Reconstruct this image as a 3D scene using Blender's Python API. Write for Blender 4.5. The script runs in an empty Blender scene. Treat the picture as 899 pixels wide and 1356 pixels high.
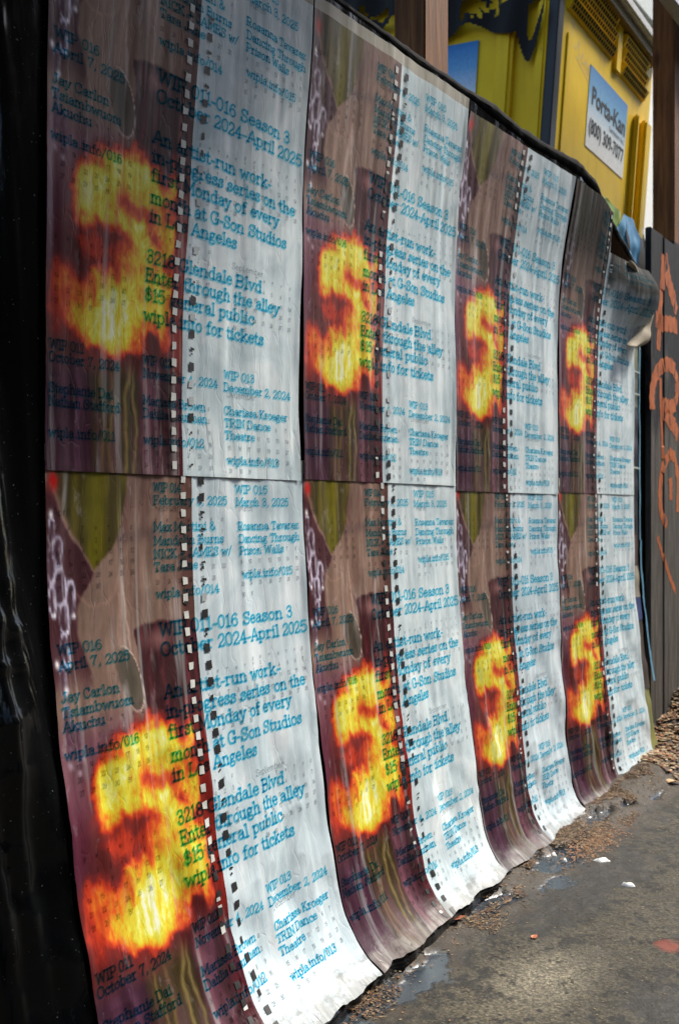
import bpy, bmesh, math, random
import numpy as np
from mathutils import Vector, Matrix

random.seed(7); rng = np.random.default_rng(7)
R = math.radians
scn = bpy.context.scene

# ------------------------------------------------------------------ camera
CAMH = 0.88
cam = bpy.data.cameras.new('camera'); camo = bpy.data.objects.new('camera', cam)
scn.collection.objects.link(camo); scn.camera = camo
cam.sensor_fit = 'VERTICAL'; cam.sensor_height = 36.0; cam.sensor_width = 23.87
cam.lens = 1334.0/1356*36
camo.location = (0, 0, CAMH); camo.rotation_euler = (R(90), 0, 0)
cam.clip_start = 0.05; cam.clip_end = 400
cam.dof.use_dof = True; cam.dof.focus_distance = 1.9; cam.dof.aperture_fstop = 6.3

# ------------------------------------------------------------------ light
SUN_EL, SUN_AZ = 50, 62            # azimuth: degrees clockwise from +Y (towards +X)
w = bpy.data.worlds.new('World'); scn.world = w; w.use_nodes = True
nt = w.node_tree; bg = nt.nodes['Background']
sky = nt.nodes.new('ShaderNodeTexSky'); sky.sky_type = 'NISHITA'; sky.sun_disc = False
sky.sun_elevation = R(SUN_EL); sky.sun_rotation = R(SUN_AZ); sky.air_density = 1.0; sky.dust_density = 2.0
nt.links.new(sky.outputs[0], bg.inputs[0]); bg.inputs[1].default_value = 0.125
sun = bpy.data.lights.new('sun', 'SUN'); suno = bpy.data.objects.new('sun', sun); scn.collection.objects.link(suno)
sun.energy = 3.3; sun.angle = R(12); sun.color = (1.0, 0.94, 0.84)
sd = Vector((math.sin(R(SUN_AZ))*math.cos(R(SUN_EL)), math.cos(R(SUN_AZ))*math.cos(R(SUN_EL)), math.sin(R(SUN_EL))))
suno.rotation_euler = sd.to_track_quat('Z', 'Y').to_euler(); suno.location = (3, 3, 8)
scn.view_settings.view_transform = 'Standard'; scn.view_settings.look = 'None'
scn.view_settings.exposure = 1.05; scn.view_settings.gamma = 1.0; scn.view_settings.use_curve_mapping = False
scn.cycles.transparent_max_bounces = 16

# ------------------------------------------------------------------ helpers
def link(o, parent=None):
    scn.collection.objects.link(o)
    if parent is not None: o.parent = parent
    return o
def tag(o, label=None, cat=None, group=None, kind=None):
    if label: o['label'] = label
    if cat: o['category'] = cat
    if group: o['group'] = group
    if kind: o['kind'] = kind
    return o
def thing(name, label, cat, loc=(0, 0, 0), group=None):
    o = bpy.data.objects.new(name, None); o.location = loc; o.empty_display_size = .1
    link(o); tag(o, label, cat, group); return o
def mesh_obj(name, V, F, mats, parent=None, smooth=False, midx=None, world=True):
    me = bpy.data.meshes.new(name)
    me.from_pydata([tuple(map(float, v)) for v in V], [], [tuple(map(int, f)) for f in F])
    for m in (mats if isinstance(mats, (list, tuple)) else [mats]): me.materials.append(m)
    if midx is not None: me.polygons.foreach_set('material_index', np.array(midx, dtype=np.int32))
    if smooth: me.polygons.foreach_set('use_smooth', np.ones(len(F), dtype=bool))
    me.update()
    o = bpy.data.objects.new(name, me); link(o, parent)
    if parent is not None and world: o.matrix_parent_inverse = Matrix.Translation(parent.location).inverted()
    return o
def grid_faces(nu, nv):
    i, j = np.meshgrid(np.arange(nu-1), np.arange(nv-1))
    a = (j*nu+i).ravel(); return np.stack([a, a+1, a+1+nu, a+nu], 1)
def fast_mesh(name, P, F, mats, parent=None, smooth=True):
    me = bpy.data.meshes.new(name); n = len(P); m = len(F); k = F.shape[1]
    me.vertices.add(n); me.vertices.foreach_set('co', P.astype(np.float32).ravel())
    me.loops.add(m*k); me.loops.foreach_set('vertex_index', F.astype(np.int32).ravel())
    me.polygons.add(m); me.polygons.foreach_set('loop_start', np.arange(0, m*k, k, dtype=np.int32))
    me.update(calc_edges=True)
    me.polygons.foreach_set('use_smooth', np.full(m, bool(smooth), dtype=bool))
    for x in (mats if isinstance(mats, (list, tuple)) else [mats]): me.materials.append(x)
    me.update(); me.validate()
    o = bpy.data.objects.new(name, me); link(o, parent)
    if parent is not None: o.matrix_parent_inverse = Matrix.Translation(parent.location).inverted()
    return o
def set_uv(o, U, name='uvm'):
    me = o.data; lay = me.uv_layers.new(name=name)
    li = np.zeros(len(me.loops), dtype=np.int32); me.loops.foreach_get('vertex_index', li)
    lay.data.foreach_set('uv', U[li].astype(np.float32).ravel())
def set_attr(o, name, A):
    me = o.data
    if A.ndim == 1:
        a = me.attributes.new(name, 'FLOAT', 'POINT'); a.data.foreach_set('value', A.astype(np.float32))
    else:
        a = me.attributes.new(name, 'FLOAT_COLOR', 'POINT')
        B = np.ones((len(A), 4), dtype=np.float32); B[:, :3] = A; a.data.foreach_set('color', B.ravel())

def hash2(ix, iy, seed):
    h = (ix.astype(np.int64)*374761393 + iy.astype(np.int64)*668265263 + seed*1442695041) & 0xffffffff
    h = ((h ^ (h >> 13))*1274126177) & 0xffffffff
    return ((h ^ (h >> 16)) & 0xffff)/65535.0
def vn(x, y, seed=0):
    x = np.asarray(x, dtype=float); y = np.asarray(y, dtype=float); x, y = np.broadcast_arrays(x, y)
    ix = np.floor(x); iy = np.floor(y); fx = x-ix; fy = y-iy
    fx = fx*fx*fx*(fx*(fx*6-15)+10); fy = fy*fy*fy*(fy*(fy*6-15)+10)
    a = hash2(ix, iy, seed); b = hash2(ix+1, iy, seed); c = hash2(ix, iy+1, seed); d = hash2(ix+1, iy+1, seed)
    return (a*(1-fx)+b*fx)*(1-fy)+(c*(1-fx)+d*fx)*fy
def fbm(x, y, seed=0, o=4):
    t = 0; a = .5; s = 0
    for k in range(o):
        t = t+a*vn(x*2**k+k*17.3, y*2**k+k*9.1, seed+k); s += a; a *= .5
    return t/s
def sm(a, b, x):
    t = np.clip((np.asarray(x, dtype=float)-a)/(b-a), 0, 1); return t*t*(3-2*t)

class NT:
    def __init__(s, name):
        s.m = bpy.data.materials.new(name); s.m.use_nodes = True; s.t = s.m.node_tree
        s.b = s.t.nodes['Principled BSDF']; s.out = s.t.nodes['Material Output']
    def n(s, typ, ins=None, **kw):
        nd = s.t.nodes.new('ShaderNode'+typ)
        for k, v in kw.items(): setattr(nd, k, v)
        for k, v in (ins or {}).items(): s.set(nd.inputs[k], v)
        return nd
    def set(s, sock, v):
        if isinstance(v, bpy.types.NodeSocket): s.t.links.new(v, sock)
        elif isinstance(v, (tuple, list)) and len(v) == 3 and sock.type == 'RGBA': sock.default_value = (*v, 1)
        else: sock.default_value = v
    def ramp(s, fac, stops, interp='LINEAR'):
        r = s.n('ValToRGB', {0: fac}); r.color_ramp.interpolation = interp; e = r.color_ramp.elements
        e[0].position = stops[0][0]; e[1].position = stops[-1][0]
        for p, c in stops[1:-1]: e.new(p)
        for i, (p, c) in enumerate(stops): e[i].color = (*c, 1) if isinstance(c, tuple) else (c, c, c, 1)
        return r.outputs[0]
    def mix(s, fac, a, b, mode='MIX'):
        m = s.n('Mix', data_type='RGBA', blend_type=mode)
        s.set(m.inputs[0], fac); s.set(m.inputs[6], a); s.set(m.inputs[7], b); return m.outputs[2]
    def math(s, op, a, b=0.0, c=0.0, clamp=False):
        m = s.n('Math', operation=op, use_clamp=clamp); s.set(m.inputs[0], a); s.set(m.inputs[1], b); s.set(m.inputs[2], c); return m.outputs[0]
    def noise(s, vec, scale, detail=4, rough=.55, dist=0.0):
        m = s.n('TexNoise', {'Scale': scale, 'Detail': detail, 'Roughness': rough, 'Distortion': dist})
        if vec is not None: s.set(m.inputs['Vector'], vec)
        return m.outputs[0]
    def mapped(s, vec, sc, loc=(0, 0, 0), rot=(0, 0, 0)):
        m = s.n('Mapping'); s.set(m.inputs[0], vec); m.inputs[1].default_value = loc; m.inputs[2].default_value = rot; m.inputs[3].default_value = sc
        return m.outputs[0]
    def bump(s, h, strength=.3, dist=.01, normal=None):
        m = s.n('Bump', {'Strength': strength, 'Distance': dist}); s.set(m.inputs['Height'], h)
        if normal is not None: s.set(m.inputs['Normal'], normal)
        return m.outputs[0]
    def fin(s, color=None, rough=None, normal=None, **kw):
        if color is not None: s.set(s.b.inputs['Base Color'], color)
        if rough is not None: s.set(s.b.inputs['Roughness'], rough)
        if normal is not None: s.set(s.b.inputs['Normal'], normal)
        for k, v in kw.items(): s.set(s.b.inputs[k], v)
        return s.m
    def geo(s): return s.n('NewGeometry').outputs['Position']
    def obj(s): return s.n('TexCoord').outputs['Object']

# ------------------------------------------------------------------ wall frame (metres; z measured from the camera's height)
TH = math.atan(944/1334.); DV = np.array([math.sin(TH), math.cos(TH)]); NV = np.array([math.cos(TH), -math.sin(TH)])
P0 = np.array([-0.4277, 1.463])
def wpt(s, z, dl):
    s = np.asarray(s, dtype=float); z = np.asarray(z, dtype=float); dl = np.asarray(dl, dtype=float)
    s, z, dl = np.broadcast_arrays(s, z, dl)
    return np.stack([P0[0]+s*DV[0]+dl*NV[0], P0[1]+s*DV[1]+dl*NV[1], z+CAMH], -1)

ZT = np.array([-.90, -.87, -.84, -.80, -.76, -.70, -.60, -.50, -.40, -.30, -.20, -.10, 0.0, .1])
ST = np.array([-.6, 0, .61, 1.22, 1.85, 2.51])
DT = np.array([
 [.23, .20, .17, .145, .126, .104, .081, .061, .043, .027, .011, .003, 0, 0],
 [.24, .21, .178, .150, .130, .106, .083, .062, .044, .027, .011, .003, 0, 0],
 [.25, .21, .168, .126, .102, .081, .061, .046, .034, .023, .014, .006, .001, 0],
 [.20, .155, .120, .093, .081, .070, .055, .042, .029, .017, .009, .004, .001, 0],
 [.13, .085, .056, .040, .034, .027, .020, .015, .010, .006, .003, .001, 0, 0],
 [.15, .10, .080, .066, .058, .051, .039, .027, .016, .007, .001, 0, 0, 0]])
# densify along s with smooth interpolation
SF = np.linspace(-.6, 2.7, 67); ZF = np.linspace(-.90, .1, 101)
_t = np.array([np.interp(ZF, ZT, r) for r in DT])
ker = np.array([1, 2, 3, 2, 1.])/9
_t = np.array([np.convolve(np.pad(r, 2, 'edge'), ker, 'valid') for r in _t])
DF = np.array([np.interp(SF, ST, _t[:, j]) for j in range(len(ZF))]).T
ker2 = np.ones(7)/7
DF = np.array([np.convolve(np.pad(DF[:, j], 3, 'edge'), ker2, 'valid') for j in range(len(ZF))]).T
def lowtab(s, z):
    s = np.clip(s, SF[0], SF[-1]-1e-6); z = np.clip(z, ZF[0], ZF[-1]-1e-6)
    a = (s-SF[0])/(SF[1]-SF[0]); b = (z-ZF[0])/(ZF[1]-ZF[0]); i = a.astype(int); j = b.astype(int); fa = a-i; fb = b-j
    return (DF[i, j]*(1-fa)+DF[i+1, j]*fa)*(1-fb)+(DF[i, j+1]*(1-fa)+DF[i+1, j+1]*fa)*fb
def base_delta(s, z):
    s = np.asarray(s, dtype=float); z = np.asarray(z, dtype=float); s, z = np.broadcast_arrays(s, z)
    d = lowtab(s, z)
    lean = np.interp(s, [-.3, .2, .61, 1.22, 1.85, 2.2, 2.55], [.0, .030, .036, .047, .072, .066, .020])
    d = d+lean*sm(.55, 1.15, z)
    # the far top corner sags and bellies out
    d = d+.022*sm(2.12, 2.46, s)*np.exp(-np.abs((z-.735)/.125)**2.4)
    return d
def wall_delta(s, z):
    s = np.asarray(s, dtype=float); z = np.asarray(z, dtype=float); s, z = np.broadcast_arrays(s, z)
    d = base_delta(s, z)
    low = sm(.2, -.8, z)
    d = d+.0045*(vn(s*5+3, z*1.2, 11)-.5)+.0040*(vn(s*17, z*1.8+.6*vn(s*3, z*3, 5), 12)-.5)
    d = d+(.0016+.0012*low)*(vn(s*46+1.5*vn(s*6, z*5, 6), z*2.6, 13)-.5)
    d = d+low*.008*(vn(s*13+z*9, z*7, 15)-.5)+low*.004*(1-np.abs(2*vn(s*24-z*14, z*12, 16)-1))
    return d
def wp(s, z, off=0.0):
    return wpt(s, z, wall_delta(s, z)+off)
# arc length along the hanging direction
SA = np.linspace(-.1, 2.7, 57); ZA = np.linspace(1.05, -.895, 390)
ARC = []
for s_ in SA:
    dd = base_delta(np.full_like(ZA, s_), ZA); seg = np.sqrt(np.diff(ZA)**2+np.diff(dd)**2)
    ARC.append(np.concatenate([[0], np.cumsum(seg)]))
ARC = np.array(ARC)

# ------------------------------------------------------------------ stroke typeface (slab serif typewriter, drawn as mesh ribbons)
G = {
'A': (.86, 'l .08 0 .40 1 .46 1 .78 0;l .19 .34 .67 .34;h .10 0 .12;h .76 0 .12'),
'B': (.78, 'l .14 0 .14 1;c .14 1 .45 1 .60 .88 .60 .65 .45 .53 .14 .53;c .14 .53 .5 .53 .66 .40 .66 .14 .48 0 .14 0;h .12 0 .1;h .12 1 .1'),
'C': (.80, 'c .68 .72 .60 .93 .42 1 .2 .92 .09 .68 .09 .34 .2 .08 .42 0 .60 .05 .70 .24;l .69 1 .69 .70'),
'D': (.84, 'l .15 0 .15 1;c .15 1 .45 1 .66 .86 .74 .52 .66 .15 .45 0 .15 0;h .12 0 .1;h .12 1 .1'),
'E': (.76, 'l .15 0 .15 1;l .06 1 .65 1 .65 .78;l .06 0 .68 0 .68 .24;l .15 .52 .47 .52;l .47 .40 .47 .64'),
'F': (.72, 'l .15 0 .15 1;l .06 1 .64 1 .64 .78;l .15 .52 .45 .52;l .45 .40 .45 .64;h .17 0 .13'),
'G': (.86, 'c .69 .74 .60 .93 .42 1 .2 .92 .09 .68 .09 .34 .2 .08 .42 0 .60 .05 .70 .22;l .69 1 .69 .72;l .71 0 .71 .42;l .50 .42 .80 .42'),
'I': (.42, 'l .21 0 .21 1;h .21 0 .15;h .21 1 .15'),
'J': (.62, 'l .42 1 .42 .25;c .42 .25 .38 .06 .24 0 .09 .06 .06 .26;h .42 1 .15'),
'K': (.82, 'l .16 0 .16 1;l .16 .38 .62 1;l .32 .58 .68 0;h .16 0 .11;h .16 1 .11;h .64 1 .1;h .70 0 .1'),
'L': (.72, 'l .17 0 .17 1;l .06 0 .65 0 .65 .28;h .18 1 .13'),
'M': (1.0, 'l .14 0 .14 1 .50 .22 .86 1 .86 0;h .13 0 .12;h .87 0 .12;h .11 1 .07;h .89 1 .07'),
'N': (.86, 'l .16 0 .16 1 .70 0 .70 1;h .15 0 .12;h .70 1 .12;h .12 1 .08'),
'O': (.84, 'c .42 1 .2 .92 .09 .66 .09 .34 .2 .08 .42 0 .64 .08 .75 .34 .75 .66 .64 .92 .42 1'),
'P': (.74, 'l .15 0 .15 1;c .15 1 .47 1 .64 .88 .64 .58 .47 .45 .15 .45;h .17 0 .13;h .12 1 .1'),
'R': (.82, 'l .15 0 .15 1;c .15 1 .47 1 .62 .88 .62 .62 .47 .50 .15 .50;l .42 .50 .66 0;h .16 0 .12;h .12 1 .1;h .70 0 .09'),
'S': (.74, 'c .61 .74 .54 .93 .36 1 .16 .92 .12 .74 .2 .58 .42 .50 .58 .42 .64 .24 .54 .06 .36 0 .18 .05 .10 .26;l .62 1 .62 .72;l .09 0 .09 .28'),
'T': (.78, 'l .39 0 .39 1;l .08 .76 .08 1 .70 1 .70 .76;h .39 0 .14'),
'W': (1.08, 'l .12 1 .30 0 .54 .86 .78 0 .96 1;h .12 1 .11;h .96 1 .11;h .54 .88 .06'),
'a': (.64, 'c .12 .52 .2 .63 .32 .66 .45 .6 .48 .48;l .48 .48 .48 .08 .52 0 .60 0;c .48 .38 .28 .37 .12 .28 .10 .14 .18 .02 .32 0 .44 .08 .48 .2'),
'b': (.70, 'l .15 0 .15 1;c .15 .48 .25 .62 .38 .66 .54 .58 .61 .33 .54 .08 .38 0 .25 .04 .15 .18;h .10 1 .07'),
'c': (.60, 'c .50 .46 .44 .62 .32 .66 .16 .58 .09 .33 .16 .08 .32 0 .44 .03 .52 .15;l .51 .64 .51 .46'),
'd': (.72, 'l .55 0 .55 1;c .55 .48 .45 .62 .32 .66 .16 .58 .09 .33 .16 .08 .32 0 .45 .04 .55 .18;h .49 1 .08;h .61 0 .07'),
'e': (.62, 'l .10 .36 .52 .36;c .52 .36 .48 .58 .32 .66 .16 .58 .09 .33 .16 .08 .33 0 .46 .03 .53 .14'),
'f': (.46, 'l .19 0 .19 .78;c .19 .78 .22 .95 .34 1 .45 .93;h .22 .64 .17;h .21 0 .14'),
'g': (.66, 'c .30 .66 .15 .6 .12 .45 .16 .31 .30 .26 .44 .31 .48 .45 .44 .6 .30 .66;c .20 .27 .10 .20 .12 .10 .30 .05 .48 .03 .57 -.09 .50 -.24 .30 -.29 .12 -.24 .07 -.12 .16 .02;l .43 .60 .58 .64'),
'h': (.74, 'l .16 0 .16 1;c .16 .46 .26 .62 .40 .66 .52 .6 .56 .44;l .56 .44 .56 0;h .11 1 .07;h .16 0 .11;h .57 0 .11'),
'i': (.36, 'l .19 0 .19 .64;h .13 .64 .07;h .19 0 .14;l .19 .84 .19 .95'),
'k': (.72, 'l .16 0 .16 1;l .16 .22 .52 .64;l .28 .36 .58 0;h .11 1 .07;h .16 0 .11;h .52 .64 .1;h .60 0 .09'),
'l': (.36, 'l .19 0 .19 1;h .13 1 .07;h .19 0 .14'),
'm': (1.06, 'l .16 0 .16 .64;c .16 .46 .25 .62 .36 .66 .47 .6 .51 .44;l .51 .44 .51 0;c .51 .46 .60 .62 .71 .66 .82 .6 .86 .44;l .86 .44 .86 0;h .11 .64 .07;h .16 0 .1;h .51 0 .1;h .88 0 .1'),
'n': (.74, 'l .16 0 .16 .64;c .16 .46 .26 .62 .40 .66 .52 .6 .56 .44;l .56 .44 .56 0;h .11 .64 .07;h .16 0 .11;h .57 0 .11'),
'o': (.66, 'c .33 .66 .16 .58 .09 .33 .16 .08 .33 0 .50 .08 .57 .33 .50 .58 .33 .66'),
'p': (.72, 'l .16 -.3 .16 .64;c .16 .48 .26 .62 .39 .66 .55 .58 .62 .33 .55 .08 .39 0 .26 .04 .16 .18;h .11 .64 .07;h .18 -.3 .12'),
'r': (.56, 'l .18 0 .18 .64;c .18 .42 .26 .6 .38 .66 .49 .6;h .12 .64 .08;h .20 0 .15'),
's': (.58, 'c .46 .50 .40 .63 .28 .66 .14 .60 .12 .47 .28 .36 .44 .27 .48 .15 .40 .03 .28 0 .14 .04 .09 .18;l .47 .65 .47 .48;l .08 0 .08 .18'),
't': (.46, 'l .18 .92 .18 .16;c .18 .16 .22 .02 .32 0 .43 .08;h .21 .64 .17'),
'u': (.74, 'l .15 .64 .15 .22;c .15 .22 .19 .04 .32 0 .46 .06 .56 .22;l .56 .64 .56 0;h .10 .64 .07;h .50 .64 .08;h .61 0 .07'),
'v': (.66, 'l .10 .64 .33 0 .56 .64;h .11 .64 .11;h .55 .64 .11'),
'w': (.92, 'l .11 .64 .27 0 .46 .58 .65 0 .81 .64;h .11 .64 .1;h .81 .64 .1'),
'x': (.66, 'l .12 .64 .54 0;l .54 .64 .12 0;h .13 .64 .1;h .53 .64 .1;h .13 0 .1;h .54 0 .1'),
'y': (.66, 'l .10 .64 .34 .02;c .56 .64 .36 .06 .24 -.22 .12 -.29 .05 -.22;h .11 .64 .11;h .55 .64 .11'),
'z': (.60, 'l .10 .48 .10 .64 .50 .64 .10 0 .52 0 .52 .17'),
'0': (.66, 'c .33 1 .17 .92 .09 .66 .09 .34 .17 .08 .33 0 .49 .08 .57 .34 .57 .66 .49 .92 .33 1'),
'1': (.50, 'l .14 .84 .27 1 .27 0;h .27 0 .17'),
'2': (.66, 'c .11 .72 .16 .92 .33 1 .50 .92 .55 .74 .48 .52 .24 .26 .10 .02;l .10 0 .56 0 .56 .2'),
'3': (.66, 'c .11 .78 .18 .94 .33 1 .48 .93 .52 .77 .45 .60 .27 .54;c .27 .54 .48 .50 .57 .28 .49 .06 .32 0 .16 .05 .09 .22'),
'4': (.68, 'l .42 0 .42 1 .08 .30 .60 .30;h .43 0 .12'),
'5': (.66, 'l .54 1 .16 1 .13 .55;c .13 .55 .32 .64 .50 .55 .57 .32 .49 .07 .31 0 .15 .05 .09 .20'),
'6': (.66, 'c .52 .88 .40 1 .24 .93 .12 .70 .09 .36 .16 .08 .33 0 .50 .08 .56 .31 .49 .53 .33 .6 .17 .53 .10 .34'),
'7': (.64, 'l .10 .8 .10 1 .56 1;c .56 1 .40 .66 .28 .3 .26 0'),
'8': (.66, 'c .33 1 .19 .94 .14 .77 .21 .60 .33 .54 .48 .45 .56 .26 .49 .06 .33 0 .17 .06 .10 .26 .18 .45 .33 .54 .45 .60 .52 .77 .47 .94 .33 1'),
'9': (.66, 'c .14 .12 .26 0 .42 .07 .54 .3 .57 .64 .50 .92 .33 1 .16 .92 .10 .69 .17 .47 .33 .4 .49 .47 .56 .66'),
',': (.34, 'l .18 .08 .18 -.02 .10 -.16'), '.': (.32, 'l .16 -.03 .16 .09'),
'/': (.52, 'l .04 -.12 .46 1.08'), '-': (.44, 'l .06 .34 .38 .34'), '+': (.70, 'l .10 .38 .60 .38;l .35 .12 .35 .64'),
'&': (.84, 'c .72 .42 .60 .14 .36 0 .14 .06 .09 .24 .2 .46 .42 .64 .46 .84 .34 1 .20 .90 .20 .74 .40 .42 .74 .02'),
'$': (.70, 'c .56 .72 .50 .88 .34 .94 .16 .86 .12 .72 .2 .56 .40 .48 .56 .40 .60 .24 .50 .08 .34 .03 .16 .08 .09 .26;l .34 -.12 .34 1.1'),
'(': (.36, 'c .30 1.1 .12 .76 .12 .2 .30 -.15'), ')': (.36, 'c .06 1.1 .24 .76 .24 .2 .06 -.15'),
'D_': (.5, ''),
}
def catmull(p, n=4):
    p = [np.array(q) for q in p]
    closed = np.allclose(p[0], p[-1])
    pre = p[-2] if closed else 2*p[0]-p[1]; post = p[1] if closed else 2*p[-1]-p[-2]
    q = [pre]+p+[post]; out = []
    for i in range(1, len(q)-2):
        for k in range(n):
            t = k/n; a, b, c, d = q[i-1], q[i], q[i+1], q[i+2]
            out.append(.5*((2*b)+(-a+c)*t+(2*a-5*b+4*c-d)*t*t+(-a+3*b-3*c+d)*t**3))
    out.append(q[-2]); return out
_cache = {}
def glyph(ch, serif=True):
    if (ch, serif) in _cache: return _cache[(ch, serif)]
    adv, src = G.get(ch, (.36, '')); strokes = []
    for st in [x for x in src.split(';') if x]:
        k = st.split(); v = list(map(float, k[1:]))
        if k[0] == 'h':
            if serif: strokes.append([np.array((v[0]-v[2], v[1])), np.array((v[0]+v[2], v[1]))])
            continue
        pts = list(zip(v[0::2], v[1::2]))
        strokes.append([np.array(q) for q in pts] if k[0] == 'l' else catmull(pts))
    _cache[(ch, serif)] = (adv, strokes); return adv, strokes
def ribbon(strokes, hw, V, F, ox, oy, sx, sy, maxseg=.004):
    """adds ribbons of half-width hw to V,F (2D metres, y up)"""
    for st in strokes:
        p = [np.array((ox+q[0]*sx, oy+q[1]*sy)) for q in st]
        r = [p[0]]
        for a, b in zip(p[:-1], p[1:]):
            n = max(1, int(math.ceil(np.linalg.norm(b-a)/maxseg)))
            for k in range(1, n+1): r.append(a+(b-a)*k/n)
        if len(r) < 2: continue
        # extend ends by half width
        e = r[0]-r[1]; e = e/(np.linalg.norm(e)+1e-9); f = r[-1]-r[-2]; f = f/(np.linalg.norm(f)+1e-9)
        r[0] = r[0]+e*hw*.8; r[-1] = r[-1]+f*hw*.8
        base = len(V)
        for i, q in enumerate(r):
            a = r[max(0, i-1)]; b = r[min(len(r)-1, i+1)]; t = b-a; t = t/(np.linalg.norm(t)+1e-9)
            # mitre
            m = 1.0
            if 0 < i < len(r)-1:
                u1 = q-a; u1 = u1/(np.linalg.norm(u1)+1e-9); m = 1/max(.45, abs(float(np.dot(t, u1))))
            nn = np.array((-t[1], t[0]))*hw*m
            V.append(q+nn); V.append(q-nn)
        for i in range(len(r)-1):
            F.append((base+2*i, base+2*i+1, base+2*i+3, base+2*i+2))
def text_width(txt, serif=True): return sum(glyph(c, serif)[0] for c in txt)
def lay_text(txt, x0, x1, y, cap, hw, V, F, serif=True):
    """x0..x1 metres; y baseline (metres, up)"""
    wd = text_width(txt, serif); sx = (x1-x0)/wd; x = x0
    for ch in txt:
        adv, st = glyph(ch, serif)
        ribbon(st, hw, V, F, x, y, sx, cap); x += adv*sx

# ------------------------------------------------------------------ poster artwork (print: colour belongs to the paper)
PW, PH = 0.61, 0.94            # print unit: u over PW, v over PH (v=0 where the picture starts)
BND = .505
TEXTS = [  # text, u0, u1, v(baseline), big
 ('WIP 014', .355, .462, .034, 0), ('February 3, 2025', .355, .643, .056, 0), ('Max Martini &', .355, .595, .102, 0),
 ('Mandolin Burns', .355, .627, .126, 0), ('NICK + JAMES w/', .355, .659, .149, 0), ('Tara Jane', .355, .524, .171, 0),
 ('wipla.info/014', .358, .602, .217, 0),
 ('WIP 015', .678, .829, .034, 0), ('March 3, 2025', .681, .931, .058, 0), ('Rosanna Tavarez', .686, .977, .104, 0),
 ('Dancing Through', .689, .979, .128, 0), ('Prison Walls', .690, .900, .151, 0), ('wipla.info/015', .700, .941, .196, 0),
 ('WIP 011-016 Season 3', .362, .927, .282, 1), ('October 2024-April 2025', .362, .992, .316, 1),
 ('An artist-run work-', .358, .848, .388, 1), ('in-progress series on the', .358, .965, .4215, 1),
 ('first Monday of every', .358, .888, .455, 1), ('month at G-Son Studios', .358, .925, .494, 1), ('in Los Angeles', .358, .706, .527, 1),
 ('3218 Glendale Blvd', .355, .822, .598, 1), ('Enter through the alley', .355, .908, .631, 1),
 ('$15 general public', .355, .795, .664, 1), ('wipla.info for tickets', .352, .840, .700, 1),
 ('WIP 013', .672, .800, .777, 0), ('December 2, 2024', .672, .963, .800, 0), ('Charissa Kroeger', .673, .950, .844, 0),
 ('TRIN Dance', .673, .873, .867, 0), ('Theatre', .673, .803, .890, 0), ('wipla.info/013', .678, .905, .937, 0),
 ('WIP 012', .352, .462, .774, 0), ('November 4, 2024', .352, .647, .797, 0), ('Marissa Brown', .352, .598, .843, 0),
 ('Dahlia Kaufman', .352, .604, .865, 0), ('wipla.info/012', .352, .590, .910, 0),
 ('WIP 011', .012, .135, .773, 0), ('October 7, 2024', .010, .265, .793, 0), ('Stephanie Dai', .010, .240, .841, 0),
 ('Nathan Stafford', .010, .265, .862, 0), ('wipla.info/011', .010, .245, .910, 0),
 ('WIP 016', .020, .160, .288, 0), ('April 7, 2025', .018, .250, .312, 0), ('Jay Carlon', .016, .200, .360, 0),
 ('Tsiambwuom', .014, .245, .383, 0), ('Akuchu', .016, .145, .405, 0), ('wipla.info/016', .012, .252, .447, 0)]
CALS = [ # month, u,v of name, name width ; grid u0,v0, du,dv ; start weekday, days
 ('February', .36, .068, .11, .36, .110, .043, .021, 6, 28), ('March', .695, .068, .07, .695, .128, .0435, .0205, 6, 31),
 ('April', .02, .075, .06, .03, .118, .0405, .0185, 2, 30), ('', .53, .370, .0, .53, .385, .038, .020, 3, 30),
 ('June', .70, .345, .0, .72, .375, .040, .020, 0, 30), ('September', .690, .567, .135, .71, .600, .0395, .0205, 0, 30),
 ('August', .36, .558, .0, .36, .575, .038, .020, 4, 31), ('July', .02, .60, .0, .03, .622, .0400, .0200, 1, 31),
 ('December', .685, .811, .125, .685, .868, .0420, .0215, 0, 31), ('November', .355, .811, .0, .355, .865, .0420, .0215, 5, 30),
 ('October', .02, .41, .0, .045, .425, .038, .020, 2, 31)]
def poster_text():
    V, F = [], []
    for t, a, b, v, big in TEXTS:
        lay_text(t, a*PW, b*PW, -v*PH, .0205 if big else .0138, .00180 if big else .00122, V, F)
    return np.array(V), np.array(F)
def poster_calendar():
    V, F = [], []
    for mth, un, vn_, wn, u0, v0, du, dv, first, days in CALS:
        if wn > 0: lay_text(mth, un*PW, (un+wn)*PW, -vn_*PH, .0115, .00060, V, F, serif=False)
        for k, ch in enumerate('SMTWTFS'):
            x = (u0+k*du)*PW; lay_text(ch, x, x+.0042, -(v0-dv*1.1)*PH, .0058, .00048, V, F, serif=False)
        for dday in range(1, days+1):
            c = (first+dday-1) % 7; r = (first+dday-1)//7
            x = (u0+c*du)*PW; t = str(dday); wd = .0042*len(t)
            lay_text(t, x, x+wd, -(v0+r*dv)*PH, .0072, .00056, V, F, serif=False)
    return np.array(V), np.array(F)
TXV, TXF = poster_text(); CAV, CAF = poster_calendar()

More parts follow.
